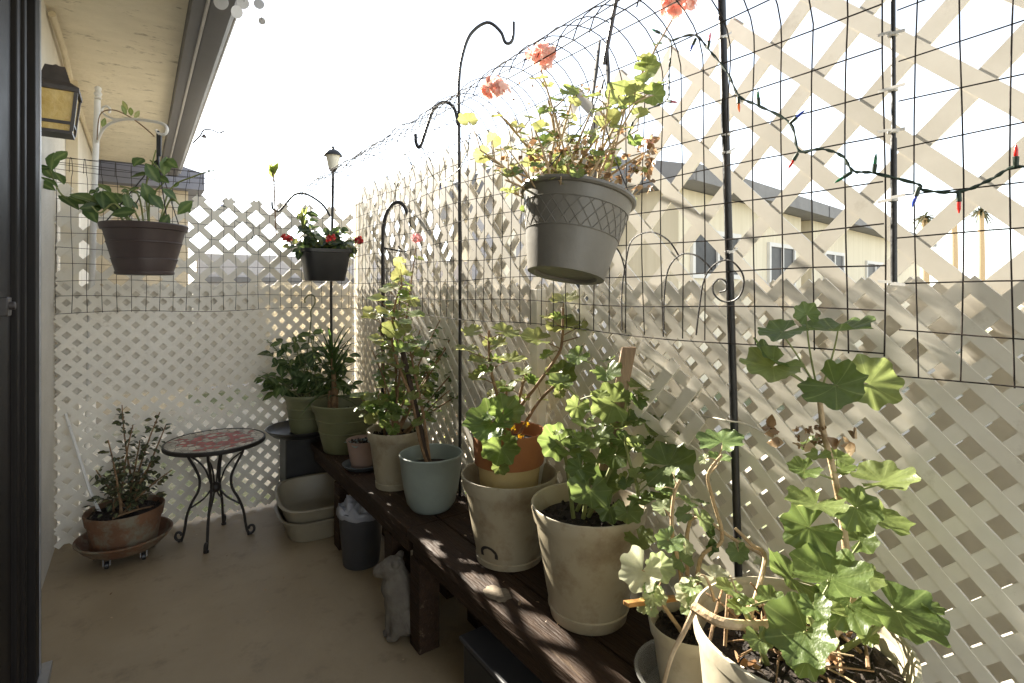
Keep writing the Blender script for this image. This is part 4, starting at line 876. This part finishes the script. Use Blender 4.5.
rt = hookpole('plant_pole', 'tall thick black pole leaning slightly in front of the lattice on the right', bot, [bot, p_top], .0095)
for py in (38, 135, 153, 252):
    m = MB(); p = at_d(720 + 18 * (py + 60) / 616, py, dd); m.lathe(p + V((0, 0, -.003)), [(.0098, 0), (.012, .001), (.012, .005), (.0098, .006)], 14)
    m.obox(p - FW * .011 + RT * .006 + UP * .003, RT * .011 + UP * .006, FW * .0008, UP * .0025); m.build('zip_tie', M['tie'], rt)
b = at_x(383, 280, PX + .04); dd = dep(b); D = lambda px, py, o=0: at_d(px, py, dd + o)
hookpole('plant_pole', 'short black crook behind the bushy geranium with pink bloom', V((b.x, b.y, BZ + .002)), [V((b.x, b.y, BZ + .002)), D(383, 330)] + smooth_path([D(383, 270), D(383, 235), D(386, 215), D(393, 204), D(401, 203), D(407, 212), D(411, 224), D(413, 225), D(415, 214)], 5), .011,
    [('cross_arm', [D(384, 248), D(405, 252)], .005), ('twig', smooth_path([D(398, 246), D(404, 251), D(414, 252)], 4), .004)])
# solar lamp post with arm
b = V((1.10, 3.46, 0)); dd = dep(b); D = lambda px, py, o=0: at_d(px, py, dd + o); LX = D(333, 200); b = V((LX.x, LX.y, .003))
rt = hookpole('lamp_post', 'slim black post with a small lantern on top in the far right corner', b, [b, D(331, 300), D(333, 178)], .0085,
    [('hook_arm', smooth_path([D(330, 216), D(322, 204), D(306, 194), D(294, 195), D(285, 205), D(279, 211), D(273, 209), D(272, 202)], 5), .0065)], None, 'lamp post')
q = D(333, 172); k_ = dd / FPX
m = MB(); m.lathe(q, [(.006, -.04), (.008, -.04), (.008, .0), (.018, .005), (.026, .018)], 20); m.build('collar', M['black'], rt)
m = MB(); m.lathe(q + UP * .02, [(.02, 0), (.028, .0), (.044, .085), (.02, .086)], 28); m.build('lamp_glass', M['frost'], rt)
m = MB(); m.lathe(q + UP * .107, [(.03, 0), (.058, -.004), (.056, .008), (.035, .03), (.012, .04), (.008, .046), (.009, .056), (.002, .062)], 28); m.build('cap', M['black'], rt)

# ================================================================== HANGING POTS
# left brown bowl on the white bracket
hb = at_d(145, 250, 2.62); tilt_axis = (UP + RT * .0).normalized()
wp0 = at_d(84, 549, 2.98); wp0.z = .003; D = lambda px, py, d: at_d(px, py, d)
rt = hookpole('plant_bracket', 'white scrolled pole bracket in the left corner holding the brown pot', wp0, [wp0, D(88, 420, 2.97), D(94, 200, 2.96), D(97.5, 100, 2.96)], .015,
    [('arm', smooth_path([D(97, 142, 2.95), D(104, 128, 2.9), D(116, 121, 2.85), D(130, 119, 2.78), D(150, 121, 2.70), D(163, 124, 2.66), D(167, 129, 2.64), D(165, 134, 2.64), D(159, 134, 2.64), D(156, 130, 2.64)], 5), .0075),
     ('scroll', smooth_path([D(127, 119, 2.8), D(114, 119, 2.86), D(104, 114, 2.92), D(102, 109, 2.93), D(106, 106, 2.93), D(110, 109, 2.93), D(109, 113, 2.93)], 5), .006)], M['whitemetal'], 'bracket')
m = MB(); q = D(98, 99, 2.96); m.lathe(q, [(.015, 0), (.018, .006), (.012, .012), (.02, .028), (.012, .044), (.016, .05), (.016, .062), (.004, .072)], 18); m.build('finial', M['whitemetal'], rt)
hz = hb.z - .122
hc = V((hb.x, hb.y, hz)); pl = plant('hanging_pot', hc, 'brown ribbed hanging bowl with trailing oval leaves under the eave', 'hanging plant')
make_pot(pl, hc, .118, .178, .245, M['brownpot'], .030, .008, foot=.014, soil=.86, rings=(.075, .155), wob=.006)
top = D(158, 138, 2.64); m = MB()
for k in range(4):
    an = R(30 + 90 * k); e = hc + V((math.cos(an) * .176, math.sin(an) * .176, .236)); m.tube(bez(top - UP * .10, (top + e) / 2 - UP * .06, e, 6), .0028, 6)
m.tube([top + UP * .035, top - UP * .05, top - UP * .16], .007, 8); m.tube([top + UP * .02 + RT * .012, top - UP * .09 + RT * .01], .006, 8); m.build('hanger', M['black'], pl)
sm, fm = MB(), MB(); dH = 2.62
stems = [smooth_path([hc + V((x_, y_, .2))] + [D(px, py, dH + o) for px, py in pts], 5) for x_, y_, o, pts in (
    (-.05, -.05, -.1, ((110, 205), (92, 203), (80, 200), (62, 195), (52, 175), (50, 160))), (-.02, -.08, -.15, ((120, 208), (112, 204), (100, 213), (92, 206))), (0, -.05, -.1, ((130, 200), (128, 190), (126, 200))), (.02, 0, 0, ((146, 190), (152, 165), (156, 150))),
    (.05, -.03, -.05, ((170, 200), (180, 205), (186, 207))), (0, .0, 0, ((140, 200), (133, 190), (120, 186))), (.02, .05, 0, ((150, 200), (165, 180), (158, 168), (150, 160))), (.05, 0, .1, ((170, 190), (195, 176), (215, 170))), (-.03, 0, 0, ((118, 208), (104, 200), (96, 190), (104, 185))))]
for s in stems: sm.tube(s, [.005, .0032], 6)
for px, py, r_, a_ in ((69, 201, 10, .2), (83, 196, 11, .9), (91, 212, 10, .3), (101, 202, 9, .6), (107, 211, 10, .1), (115, 212, 9, .1), (126, 215, 9, .5), (94, 209, 8, .4), (47, 172, 7, .6), (53, 162, 8, .5), (45, 183, 7, .4), (56, 181, 8, .5), (50, 190, 7, .5), (62, 158, 7, .8), (152, 172, 9, .5), (150, 192, 10, .6), (165, 166, 8, .9), (140, 167, 8, .5), (162, 182, 8, .4), (172, 165, 8, .7), (186, 208, 8, .8), (164, 221, 7, .4), (122, 199, 8, .9), (128, 201, 7, 1), (104, 190, 7, 1), (110, 196, 8, .9), (76, 199, 7, .5), (156, 200, 8, .5), (145, 180, 8, .3), (170, 190, 7, .6), (98, 199, 8, .5)):
    p = D(px, py, dH - .1 + rnd(-.04, .04)); L = r_ * 2.3 * dH / FPX; t = (RT * rnd(-1, 1) - UP * rnd(.1, 1)).normalized()
    oval(fm, p - t * L * .5, t, CAMV(p) * .8 + UP * .5 + rvec() * .5, L, .6, a=a_)
for k in range(26):
    s = random.choice(stems); b = s[int(rnd(.3, 1) * (len(s) - 1))]; d = rvec(); oval(fm, b, d - UP * .3, CAMV(b) + UP + rvec(), rnd(.03, .06), .55, a=rnd(0, 1))
sm.build('stem', M['stem'], pl); fm.build('foliage', M['mid'], pl)
# a vine running on the white bracket
m, m2 = MB(), MB(); vn = smooth_path([D(97, 140, 2.93), D(100, 115, 2.9), D(113, 110, 2.85), D(130, 117, 2.78), D(145, 128, 2.7), D(154, 136, 2.66)], 5); m.tube(vn, .003, 6)
vr = thing('climbing_vine', vn[0], 'thin vine with a tuft of green leaves twined over the white bracket', 'vine')
for px, py in ((128, 110), (131, 116), (126, 115), (134, 118), (102, 127)):
    p = D(px, py, 2.76); oval(m2, p, UP + rvec() * .6, CAMV(p) + rvec() * .4, .05, .5, a=rnd(.5, 1))
m.build('stem', M['bark'], vr); m2.build('foliage', M['gerlit'], vr)

# black square basket with red flowers on the lamp post
bb = at_d(325, 266, 3.30); bz = at_d(325, 281, 3.30).z; hc = V((bb.x, bb.y, bz)); pl = plant('hanging_pot', hc, 'small black square pot of red flowers hung on the slim lamp post', 'hanging plant')
m = MB(); ax, ay = V((1, -.1, 0)).normalized(), V((.1, 1, 0)).normalized(); s0, s1, hh = .105, .138, .19
def sqr(s_, z, rnd_=.25, n=40):
    o_ = []
    for k in range(n):
        an = 2 * math.pi * k / n; c_, t_ = math.cos(an), math.sin(an); e = 6
        o_.append(hc + ax * s_ * math.copysign(abs(c_) ** (2 / e), c_) + ay * s_ * math.copysign(abs(t_) ** (2 / e), t_) + UP * z)
    return o_
rg = [sqr(.02, 0), sqr(s0, 0), sqr(s0 + .003, .006), sqr(s1 - .002, hh - .022), sqr(s1 + .006, hh - .02), sqr(s1 + .007, hh), sqr(s1 - .003, hh), sqr(s1 - .008, hh - .03), sqr(.02, hh - .03)]
n = 40; m.add([p for r_ in rg for p in r_], [(i * n + k, i * n + (k + 1) % n, (i + 1) * n + (k + 1) % n, (i + 1) * n + k) for i in range(8) for k in range(n)] + [tuple(reversed(range(n))), tuple(8 * n + k for k in range(n))]); m.build('pot', M['blackplastic'], pl, True, 40)
m = MB(); lp = at_d(331, 300, dep(b := V((1.06, 3.48, 0)))); m.tube(smooth_path([hc + V((.10, .13, hh - .02)), V((LX.x - .02, LX.y, bz + hh + .05)), V((LX.x, LX.y, bz + hh - .02))], 5), .005, 8); m.tube(smooth_path([hc + V((.02, .12, .02)), V((LX.x, LX.y - .012, bz + .02))], 4), .005, 8); m.build('hanger', M['black'], pl)
sm, fm, gm = MB(), MB(), MB(); stems = stem_set(hc, .15, [at_d(px, py, 3.28 + rnd(-.1, .08)) for px, py in ((295, 240), (300, 225), (302, 208), (312, 230), (330, 232), (340, 225), (350, 240), (360, 246), (318, 240), (345, 250), (290, 245), (335, 245))], .06)
for s in stems: sm.tube(s, [.004, .002], 5)
for s in stems:
    for k in range(26): bq = s[int(rnd(.2, 1) * 10)]; d = rvec(); oval(gm if rnd(0, 1) < .6 else fm, bq + d * .015, d, UP + CAMV(bq) * .6 + rvec() * .6, rnd(.045, .085), .6, a=rnd(0, 1))
for k in range(9): bq = at_d(303, 228, 3.28); blade(fm, bq, (UP + RT * rnd(-.6, .6) + FW * rnd(-.3, .3)), rnd(.10, .2), .008, .25, rnd(.6, 1))
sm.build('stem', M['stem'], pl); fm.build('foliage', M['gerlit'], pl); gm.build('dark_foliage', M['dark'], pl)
for px, py, rr in ((286, 239, .030), (331, 239, .028), (359, 241, .026)):
    m = MB(); petals(m, at_d(px, py, 3.17), rr, 14, .75); m.build('flower', M['redp'], pl)

# big taupe basket, tipped
dB = 1.385; cB = at_d(565.5, 276, dB); up_ = (UP + RT * .17 + FW * .16).normalized()
pl = plant('hanging_pot', cB, 'large taupe hanging pot with embossed band and salmon blooms, nearest the camera', 'hanging plant')
R0, R1, HB = .099, .150, .228
m = MB(); m.lathe(cB, [(.03, .008), (R0 - .022, .008), (R0 - .018, .0), (R0, .0), (R0 + .001, .004)] + [(R0 + .044 * z / .204, z) for z in (.05, .10, .15, .203)] + [(R0 + .050, .204), (R0 + .054, .209), (R0 + .053, .216), (R0 + .046, .219), (R0 + .038, .215), (R0 + .030, .17), (.02, .168)], 72, up_, .004)
pb = m.build('pot', M['greypot'], pl, True, 35)
u_ = up_.orthogonal().normalized(); w_ = up_.cross(u_)
rad = lambda z: R0 + .044 * z / .204
def on_pot(an, z, e=.0008): return cB + up_ * z + (u_ * math.cos(an) + w_ * math.sin(an)) * (rad(z) + e)
m = MB(); z0, z1 = .103, .172
for z in (z0, z1): m.tube([on_pot(2 * math.pi * k / 72, z) for k in range(73)], .0014, 5, False)
for k in range(26):
    for sg in (-1, 1):
        a0 = 2 * math.pi * k / 26; m.tube([on_pot(a0 + sg * .42 * i / 6, z0 + (z1 - z0) * i / 6, .0002) for i in range(7)], .0012, 4, False)
m.build('embossed_band', M['greypot'], pb)
m = MB(); tp = at_d(607, 62, dB + .03)
for px, py, px2, py2 in ((600, 62, 592, 88), (607, 62, 609, 85)):
    a, c_ = at_d(px, py - 22, dB + .03), at_d(px2, py2 + 14, dB + .03); m.tube([a, a.lerp(c_, .5), c_], [.003, .006, .003], 6)
for k in range(3):
    an = R(20 + 120 * k); m.tube(bez(at_d(604, 78, dB + .03), at_d(595, 120, dB + .02), cB + up_ * .21 + (u_ * math.cos(an) + w_ * math.sin(an)) * .145, 8), .0018, 5)
m.tube([at_d(604, 64, dB + .03), at_d(628, -60, dB + .04)], .0055, 8); m.build('hanger', M['bronze'], pl)
sm, fm, dm = MB(), MB(), MB(); b0 = cB + up_ * .165
tg = [(497, 112, 0), (541, 70, 0), (548, 100, 0), (575, 90, .03), (610, 90, .03), (645, 75, 0), (672, 20, 0), (655, 60, 0), (640, 95, 0), (480, 150, -.03), (495, 165, -.05), (520, 140, 0), (590, 115, -.04), (560, 120, .04), (625, 110, -.04), (638, 130, .02), (535, 130, -.06), (600, 130, .05), (650, 150, .03), (615, 140, -.05), (580, 140, .0), (505, 180, -.08)]
stems = []
for px, py, o in tg:
    e = at_d(px, py, dB + o + rnd(-.04, .04)); bq = b0 + (u_ * rnd(-1, 1) + w_ * rnd(-1, 1)) * .08; stems.append(bez(bq, bq.lerp(e, .5) + V((0, 0, .03)), e, 12))
for s in stems: sm.tube(s, [.0045, .0022], 7)
leaves_from(fm, sm, [(468, 121, 10, 'f', 1), (488, 158, 11, 't', 1), (539, 78, 10, 't', .9), (570, 91, 10, 'f', .6), (592, 97, 11, 't', .7), (558, 112, 9, 't', .8), (540, 128, 10, 'f', .9), (505, 150, 9, 't', .9), (620, 95, 16, 'f', .7), (648, 70, 14, 'f', .6), (655, 95, 11, 'f', .5), (600, 110, 11, 't', .7), (545, 142, 10, 'f', .2), (582, 160, 9, 't', .9), (571, 145, 9, 't', .8), (612, 118, 11, 'f', .9), (530, 118, 8, 't', .8), (482, 155, 9, 'f', 1), (660, 85, 10, 't', .6), (636, 92, 12, 'f', .8), (563, 160, 10, 'f', .9), (520, 150, 9, 't', .95), (500, 116, 9, 't', .9), (590, 135, 9, 't', .6), (552, 170, 9, 'f', .8), (533, 165, 10, 'f', .9), (640, 112, 9, 'f', .8), (575, 125, 8, 't', .9), (645, 60, 9, 'f', .9), (492, 140, 8, 'f', .9)], lambda x, y: dB, stems, False)
bs = []
for k in range(26):
    bq = b0 + (u_ * rnd(-1, 1) + w_ * rnd(-1, 1)) * .085; e = bq + V((rnd(-.12, .12), rnd(-.10, .10), rnd(.05, .17))); bs.append(bez(bq, bq.lerp(e, .5) + rvec() * .02, e, 8)); sm.tube(bs[-1], [.003, .0015], 5)
auto_leaves(fm, sm, bs + stems, 170, .010, .024, .04, False, .4, (.2, 1))
for k in range(130):
    px, py = random.gauss(585, 45), random.gauss(160, 16)
    crumple(dm, at_d(max(500, min(650, px)), min(188, py), dB + rnd(-.08, .06)), rnd(.007, .014))
for px, py in ((649, 141), (645, 148), (652, 150), (640, 170), (648, 178), (636, 185), (630, 172), (655, 160), (642, 160)): crumple(dm, at_d(px, py, dB), .018)
for k in range(20): crumple(dm, at_d(random.choice((575, 590, 600, 545, 520)) + rnd(-14, 14), rnd(70, 88) + rnd(0, 30), dB), .005)
sm.build('stem', M['drystem'], pl); fm.build('foliage', M['gerlit'], pl); dm.build('dead_leaves', M['dry'], pl)
for px, py, rr, n_ in ((495, 90, .042, 46), (541, 56, .042, 46), (678, 3, .055, 60), (546, 70, .02, 10), (649, 143, .022, 10)):
    m = MB(); petals(m, at_d(px, py, dB), rr, n_, .45, .8); m.build('flower', M['salmon'], pl)
# thin dark stake tip of a sprig above the far mesh
sp = thing('climbing_vine', at_d(275, 185, 3.2), 'small upright sprig of bright leaves above the far mesh', 'vine'); m, m2 = MB(), MB()
m.tube(smooth_path([at_d(276, 235, 3.3), at_d(274, 184, 3.2), at_d(273, 172, 3.2)], 4), .0045, 6)
for k in range(8): p = at_d(272 + rnd(-2, 2), 175 + rnd(-4, 3), 3.2); oval(m2, p, UP * 1.2 + RT * rnd(-1, 1) + FW * rnd(-.5, .5), CAMV(p) + rvec() * .4, rnd(.05, .075), .45, a=rnd(.5, 1))
m.build('stem', M['bark'], sp); m2.build('foliage', M['gerlit'], sp)

# ================================================================== LANTERN, LIGHT STRINGS, TRELLIS, SMALL THINGS
lc = V((WX + .092, at_x(56, 100, WX + .092).y, 0)); dl = dep(lc); lz = lambda py: EYE.z + (CY - py) * dl / FPX
rt = thing('wall_lantern', V((WX, lc.y, lz(100))), 'dark bronze wall lantern with amber glass beside the door frame', 'lantern')
def frus(mb, c, a0, a1, z0, z1):
    vs = [c + V((sx * a, sy * a, z)) for a, z in ((a0, z0), (a1, z1)) for sx, sy in ((-1, -1), (1, -1), (1, 1), (-1, 1))]; mb.add(vs, [(3, 2, 1, 0), (4, 5, 6, 7)] + [(i, (i + 1) % 4, 4 + (i + 1) % 4, 4 + i) for i in range(4)])
m = MB(); frus(m, lc, .052, .068, lz(132), lz(94)); m.build('glass', M['amber'], rt, False)
m = MB(); frus(m, lc, .080, .080, lz(94), lz(90)); frus(m, lc, .080, .050, lz(90) + .0005, lz(84)); frus(m, lc, .050, .032, lz(84) + .0005, lz(68)); m.lathe(lc + UP * (lz(68)), [(.012, 0), (.012, .008), (.004, .014)], 12); m.build('roof', M['bronze'], rt, False)
m = MB(); frus(m, lc, .056, .056, lz(135), lz(132) - .0005)
for sx in (-1, 1):
    for sy in (-1, 1): a_, b_ = lc + V((sx * .054, sy * .054, lz(132))), lc + V((sx * .070, sy * .070, lz(94))); m.obox((a_ + b_) / 2, (.006, 0, 0), (0, .006, 0), (b_ - a_) / 2)
zb = lz(124.5); ab = .052 + .016 * (132 - 124.5) / 38 + .002
for sx, sy in ((1, 0), (-1, 0), (0, 1), (0, -1)): m.obox(lc + V((sx * ab, sy * ab, zb)), (.004 if sx else ab, 0, 0), (0, .004 if sy else ab, 0), (0, 0, .006))
m.build('frame', M['bronze'], rt, False)
m = MB(); m.box(WX + .001, WX + .02, lc.y - .05, lc.y + .05, lz(110), lz(75)); m.tube([V((WX + .02, lc.y, lz(86))), V((lc.x, lc.y, lz(86)))], .012, 8); m.build('back_plate', M['bronze'], rt, bevel=.004)

def string(name, label, pts, bulbs, r=.0028):
    rt = thing(name, pts[0], label, 'light string'); path = smooth_path(pts, 6); m = MB(); m.tube(path, r * .62, 6)
    for s_ in (0, 1):
        tw = []
        for i, p in enumerate(path):
            a = i * 1.1 + s_ * math.pi; tw.append(p + V((0, math.cos(a), math.sin(a))) * r * .8)
        m.tube(tw, r * .5, 5)
    m.build('cord', M['cord'], rt)
    for p, d, c_ in bulbs:
        d = V(d).normalized(); m = MB(); m.lathe(p, [(.0028, 0), (.0036, .002), (.0042, .016), (.003, .017)], 10, d); so = m.build('bulb_socket', M['cord'], rt)
        m = MB(); m.lathe(V(p) + d * .0165, [(.0026, 0), (.0030, .002), (.0028, .012), (.0008, .020)], 10, d); m.build('bulb', M['bulb_' + c_], so)
LSX = MX - .014
G = lambda px, py: at_x(px, py, LSX)
DU = lambda a, b: V((0, -a, b))
string('string_lights', 'sagging green light string with coloured bulbs on the mesh between pole and right edge', [G(671, 41), G(694, 35), G(709, 50), G(727, 72), G(739, 96), G(759, 106), G(790, 123), G(799, 151), G(821, 149), G(842, 156), G(853, 171), G(873, 173), G(917, 184), G(922, 190), G(959, 192), G(990, 180), G(1016, 167), G(1060, 172)],
    [(G(738, 97), DU(.1, -1), 'orange'), (G(759, 105), DU(-.1, 1), 'green'), (G(790, 123), DU(1, .6), 'blue'), (G(798, 153), DU(-.7, -1), 'red'), (G(852, 172), DU(-.8, -.4), 'green'), (G(874, 173), DU(.1, 1), 'green'), (G(919, 187), DU(-.3, -1), 'blue'), (G(959, 192), DU(0, -1), 'red'), (G(1016, 167), DU(0, 1), 'red'), (G(708, 48), DU(.2, 1), 'pinkb'), (G(696, 38), DU(-.7, -1), 'blue')])
string('string_lights', 'green light string looping down beside the large hanging pot and its salmon bloom', [G(632, 124), G(642, 112), G(666, 101), G(669, 86), G(669, 72), G(671, 43), G(661, 34)], [(G(660, 33), DU(-.8, .6), 'green'), (G(667, 101), DU(1, -.4), 'pinkb'), (G(633, 122), DU(-.6, -1), 'green')])
string('string_lights', 'dark light string draped over the mesh behind the bushy geranium', [G(392, 210), G(397, 186), G(402, 180), G(412, 168), G(408, 154), G(418, 146), G(424, 152), G(428, 168), G(438, 182), G(447, 178), G(460, 168), G(468, 150), G(470, 134), G(478, 136), G(486, 152)],
    [(G(406, 154), DU(-1, .1), 'green'), (G(427, 153), DU(1, .1), 'green'), (G(440, 183), DU(.3, -1), 'blue'), (G(449, 180), DU(1, -.4), 'green'), (G(395, 184), DU(-1, .3), 'red')], .003)
YB = MYB - .02; H_ = lambda px, py: at_y(px, py, YB)
string('string_lights', 'thin dark light string hanging on the far mesh left of the red flowers', [H_(226, 207), H_(232, 215), H_(238, 222), H_(252, 224), H_(254, 235), H_(262, 236), H_(272, 243)], [(H_(226, 207), V((-1, 0, .3)), 'blue'), (H_(253, 236), V((-.3, 0, -1)), 'green')], .002)
# wire trellis arcs
TX = MX - .02; J = lambda px, py: at_x(px, py, TX); jd = J(700, 270)
rt = thing('wire_trellis', J(700, 330), 'black wire border of overlapping arches with a spiral hung on the mesh', 'trellis')
for pts in (((622, 330), (622, 290), (626, 262), (632, 240), (650, 232), (668, 240), (679, 256)), ((664, 330), (664, 300), (668, 270), (680, 255), (695, 255), (706, 263), (712, 270)), ((696, 335), (699, 310), (704, 280), (714, 265), (728, 260), (739, 268), (744, 280), (741, 294), (733, 301), (722, 301), (714, 294), (713, 285), (719, 279), (726, 282), (726, 290), (720, 292)),
            ((592, 236), (606, 240), (618, 250), (624, 266), (626, 285))):
    m = MB(); m.tube(smooth_path([J(*p) for p in pts], 5), .0022, 7); m.build('arch', M['iron'], rt)
# loose lattice scrap leaning on the fence
lo = thing('lattice_offcut', at_d(668, 420, 1.45), 'broken corner of white lattice leaning on the fence behind the stake', 'lattice scrap')
m = MB(); K = lambda px, py: at_x(px, py, FX - .035)
for a, b_, o in (((640, 345), (700, 392), 0), ((612, 392), (702, 460), 0), ((620, 362), (694, 418), 0), ((700, 380), (664, 428), 1), ((678, 362), (632, 420), 1), ((702, 418), (672, 458), 1)):
    p, q = K(*a), K(*b_); d = (q - p); wv = d.cross(V((1, 0, 0))).normalized(); m.obox((p + q) / 2 - V((.0065 * o, 0, 0)), d / 2, wv * .017, V((.003, 0, 0)))
m.build('slats', M['vinyl'], lo, False)
m = MB(); m.tube(smooth_path([K(702, 416), at_x(715, 418, FX - .06), at_x(728, 421, FX - .06), at_x(746, 424, FX - .03), at_x(780, 441, FX - .02)], 5), .0022, 6)
tag(m.build('twine', M['twine']), 'pale twine stretched from the lattice scrap past the leaning pole', 'twine')
# capiz shell chime under the gutter
dC = 2.3; ch = thing('shell_chime', at_d(243, -30, dC), 'white shell disc chime hanging from the gutter at the top', 'wind chime')
for px, py, r_ in ((221, 2, 7), (237, 12, 6), (243, 3, 6), (259, 4, 5), (262, 21, 3.5)):
    p = at_d(px, py, dC + rnd(-.04, .04)); nrm = (CAMV(p) + rvec() * .45).normalized(); m = MB(); r = r_ * dC / FPX; m.lathe(p, [(r * .9, -.0008), (r, -.0006), (r, .0006), (r * .9, .0008)], 24, nrm); dsk = m.build('disc', M['shell'], ch)
m = MB()
for px in (222, 235, 244, 258): m.tube([at_d(px, 2, dC), at_d(px, -60, dC)], .0012, 4)
m.tube(bez(at_d(222, -55, dC), at_d(242, -62, dC), at_d(262, -50, dC)), .004, 6); m.tube([at_d(262, 20, dC), at_d(259, 5, dC)], .0012, 4); m.build('line', M['bronze'], ch)
# little bell on a curly wire at the gutter
be = thing('garden_bell', at_d(204, 136, 4.6), 'tiny dark bell on a curly wire sticking out from the gutter', 'bell')
m = MB(); m.tube(smooth_path([at_d(193, 143, 4.6), at_d(200, 136, 4.6), at_d(204, 130, 4.6), at_d(212, 130, 4.6), at_d(219, 133, 4.6), at_d(224, 131, 4.6)], 5), .006, 6); m.build('wire', M['bronze'], be)
m = MB(); m.lathe(at_d(204, 137.5, 4.6), [(.022, 0), (.024, .002), (.012, .02), (.004, .03), (.002, .05)], 16); m.build('bell_cup', M['bronze'], be)
# bushes and far palms
bush((1.75, 3.2, -.05), .32, .75, 420, 'leafy shrub outside the fence corner behind the crook'); 
for i, (px, py, Z) in enumerate(((925, 218, 38), (954, 214, 40), (981, 212, 42))):
    top = at_d(px, py, Z); rt = thing('palm_tree', V((top.x, top.y, -.06)), ('left', 'middle', 'right')[i] + ' one of three distant bare palms under the light string', 'palm tree')
    m = MB(); m.tube([V((top.x, top.y, -.06)), V((top.x + .1, top.y, top.z * .5)), top], [.3, .24, .2], 10); m.build('trunk', M['drystem'], rt)
    m = MB()
    for k in range(60): d = rvec(); blade(m, top, V((d.x, d.y, d.z * .5 + .3)), rnd(.8, 1.5), .07, rnd(.3, 1.0), rnd(.2, 1))
    m.build('crown', M['dull'], rt)

# dry leaf litter on the floor and the bench
M['litterleaf'] = M['dry']
m = MB()
for k in range(90):
    if k < 40: p = V((rnd(.90, 1.22), rnd(.9, 3.3), BZ + .006))
    else: p = V((rnd(-.3, .9), rnd(1.2, 3.65), .005)) if k < 70 else V((rnd(-.34, 1.1), rnd(3.5, 3.7), .005))
    t = V((rnd(-1, 1), rnd(-1, 1), 0)).normalized(); oval(m, p, t, UP + rvec() * .3, rnd(.006, .02), .5, a=rnd(0, 1), curl=.3)
tag(m.build('leaf_litter', M['dry']), 'dry leaf specks scattered on the floor and the benches', 'leaf litter', None, 'stuff')
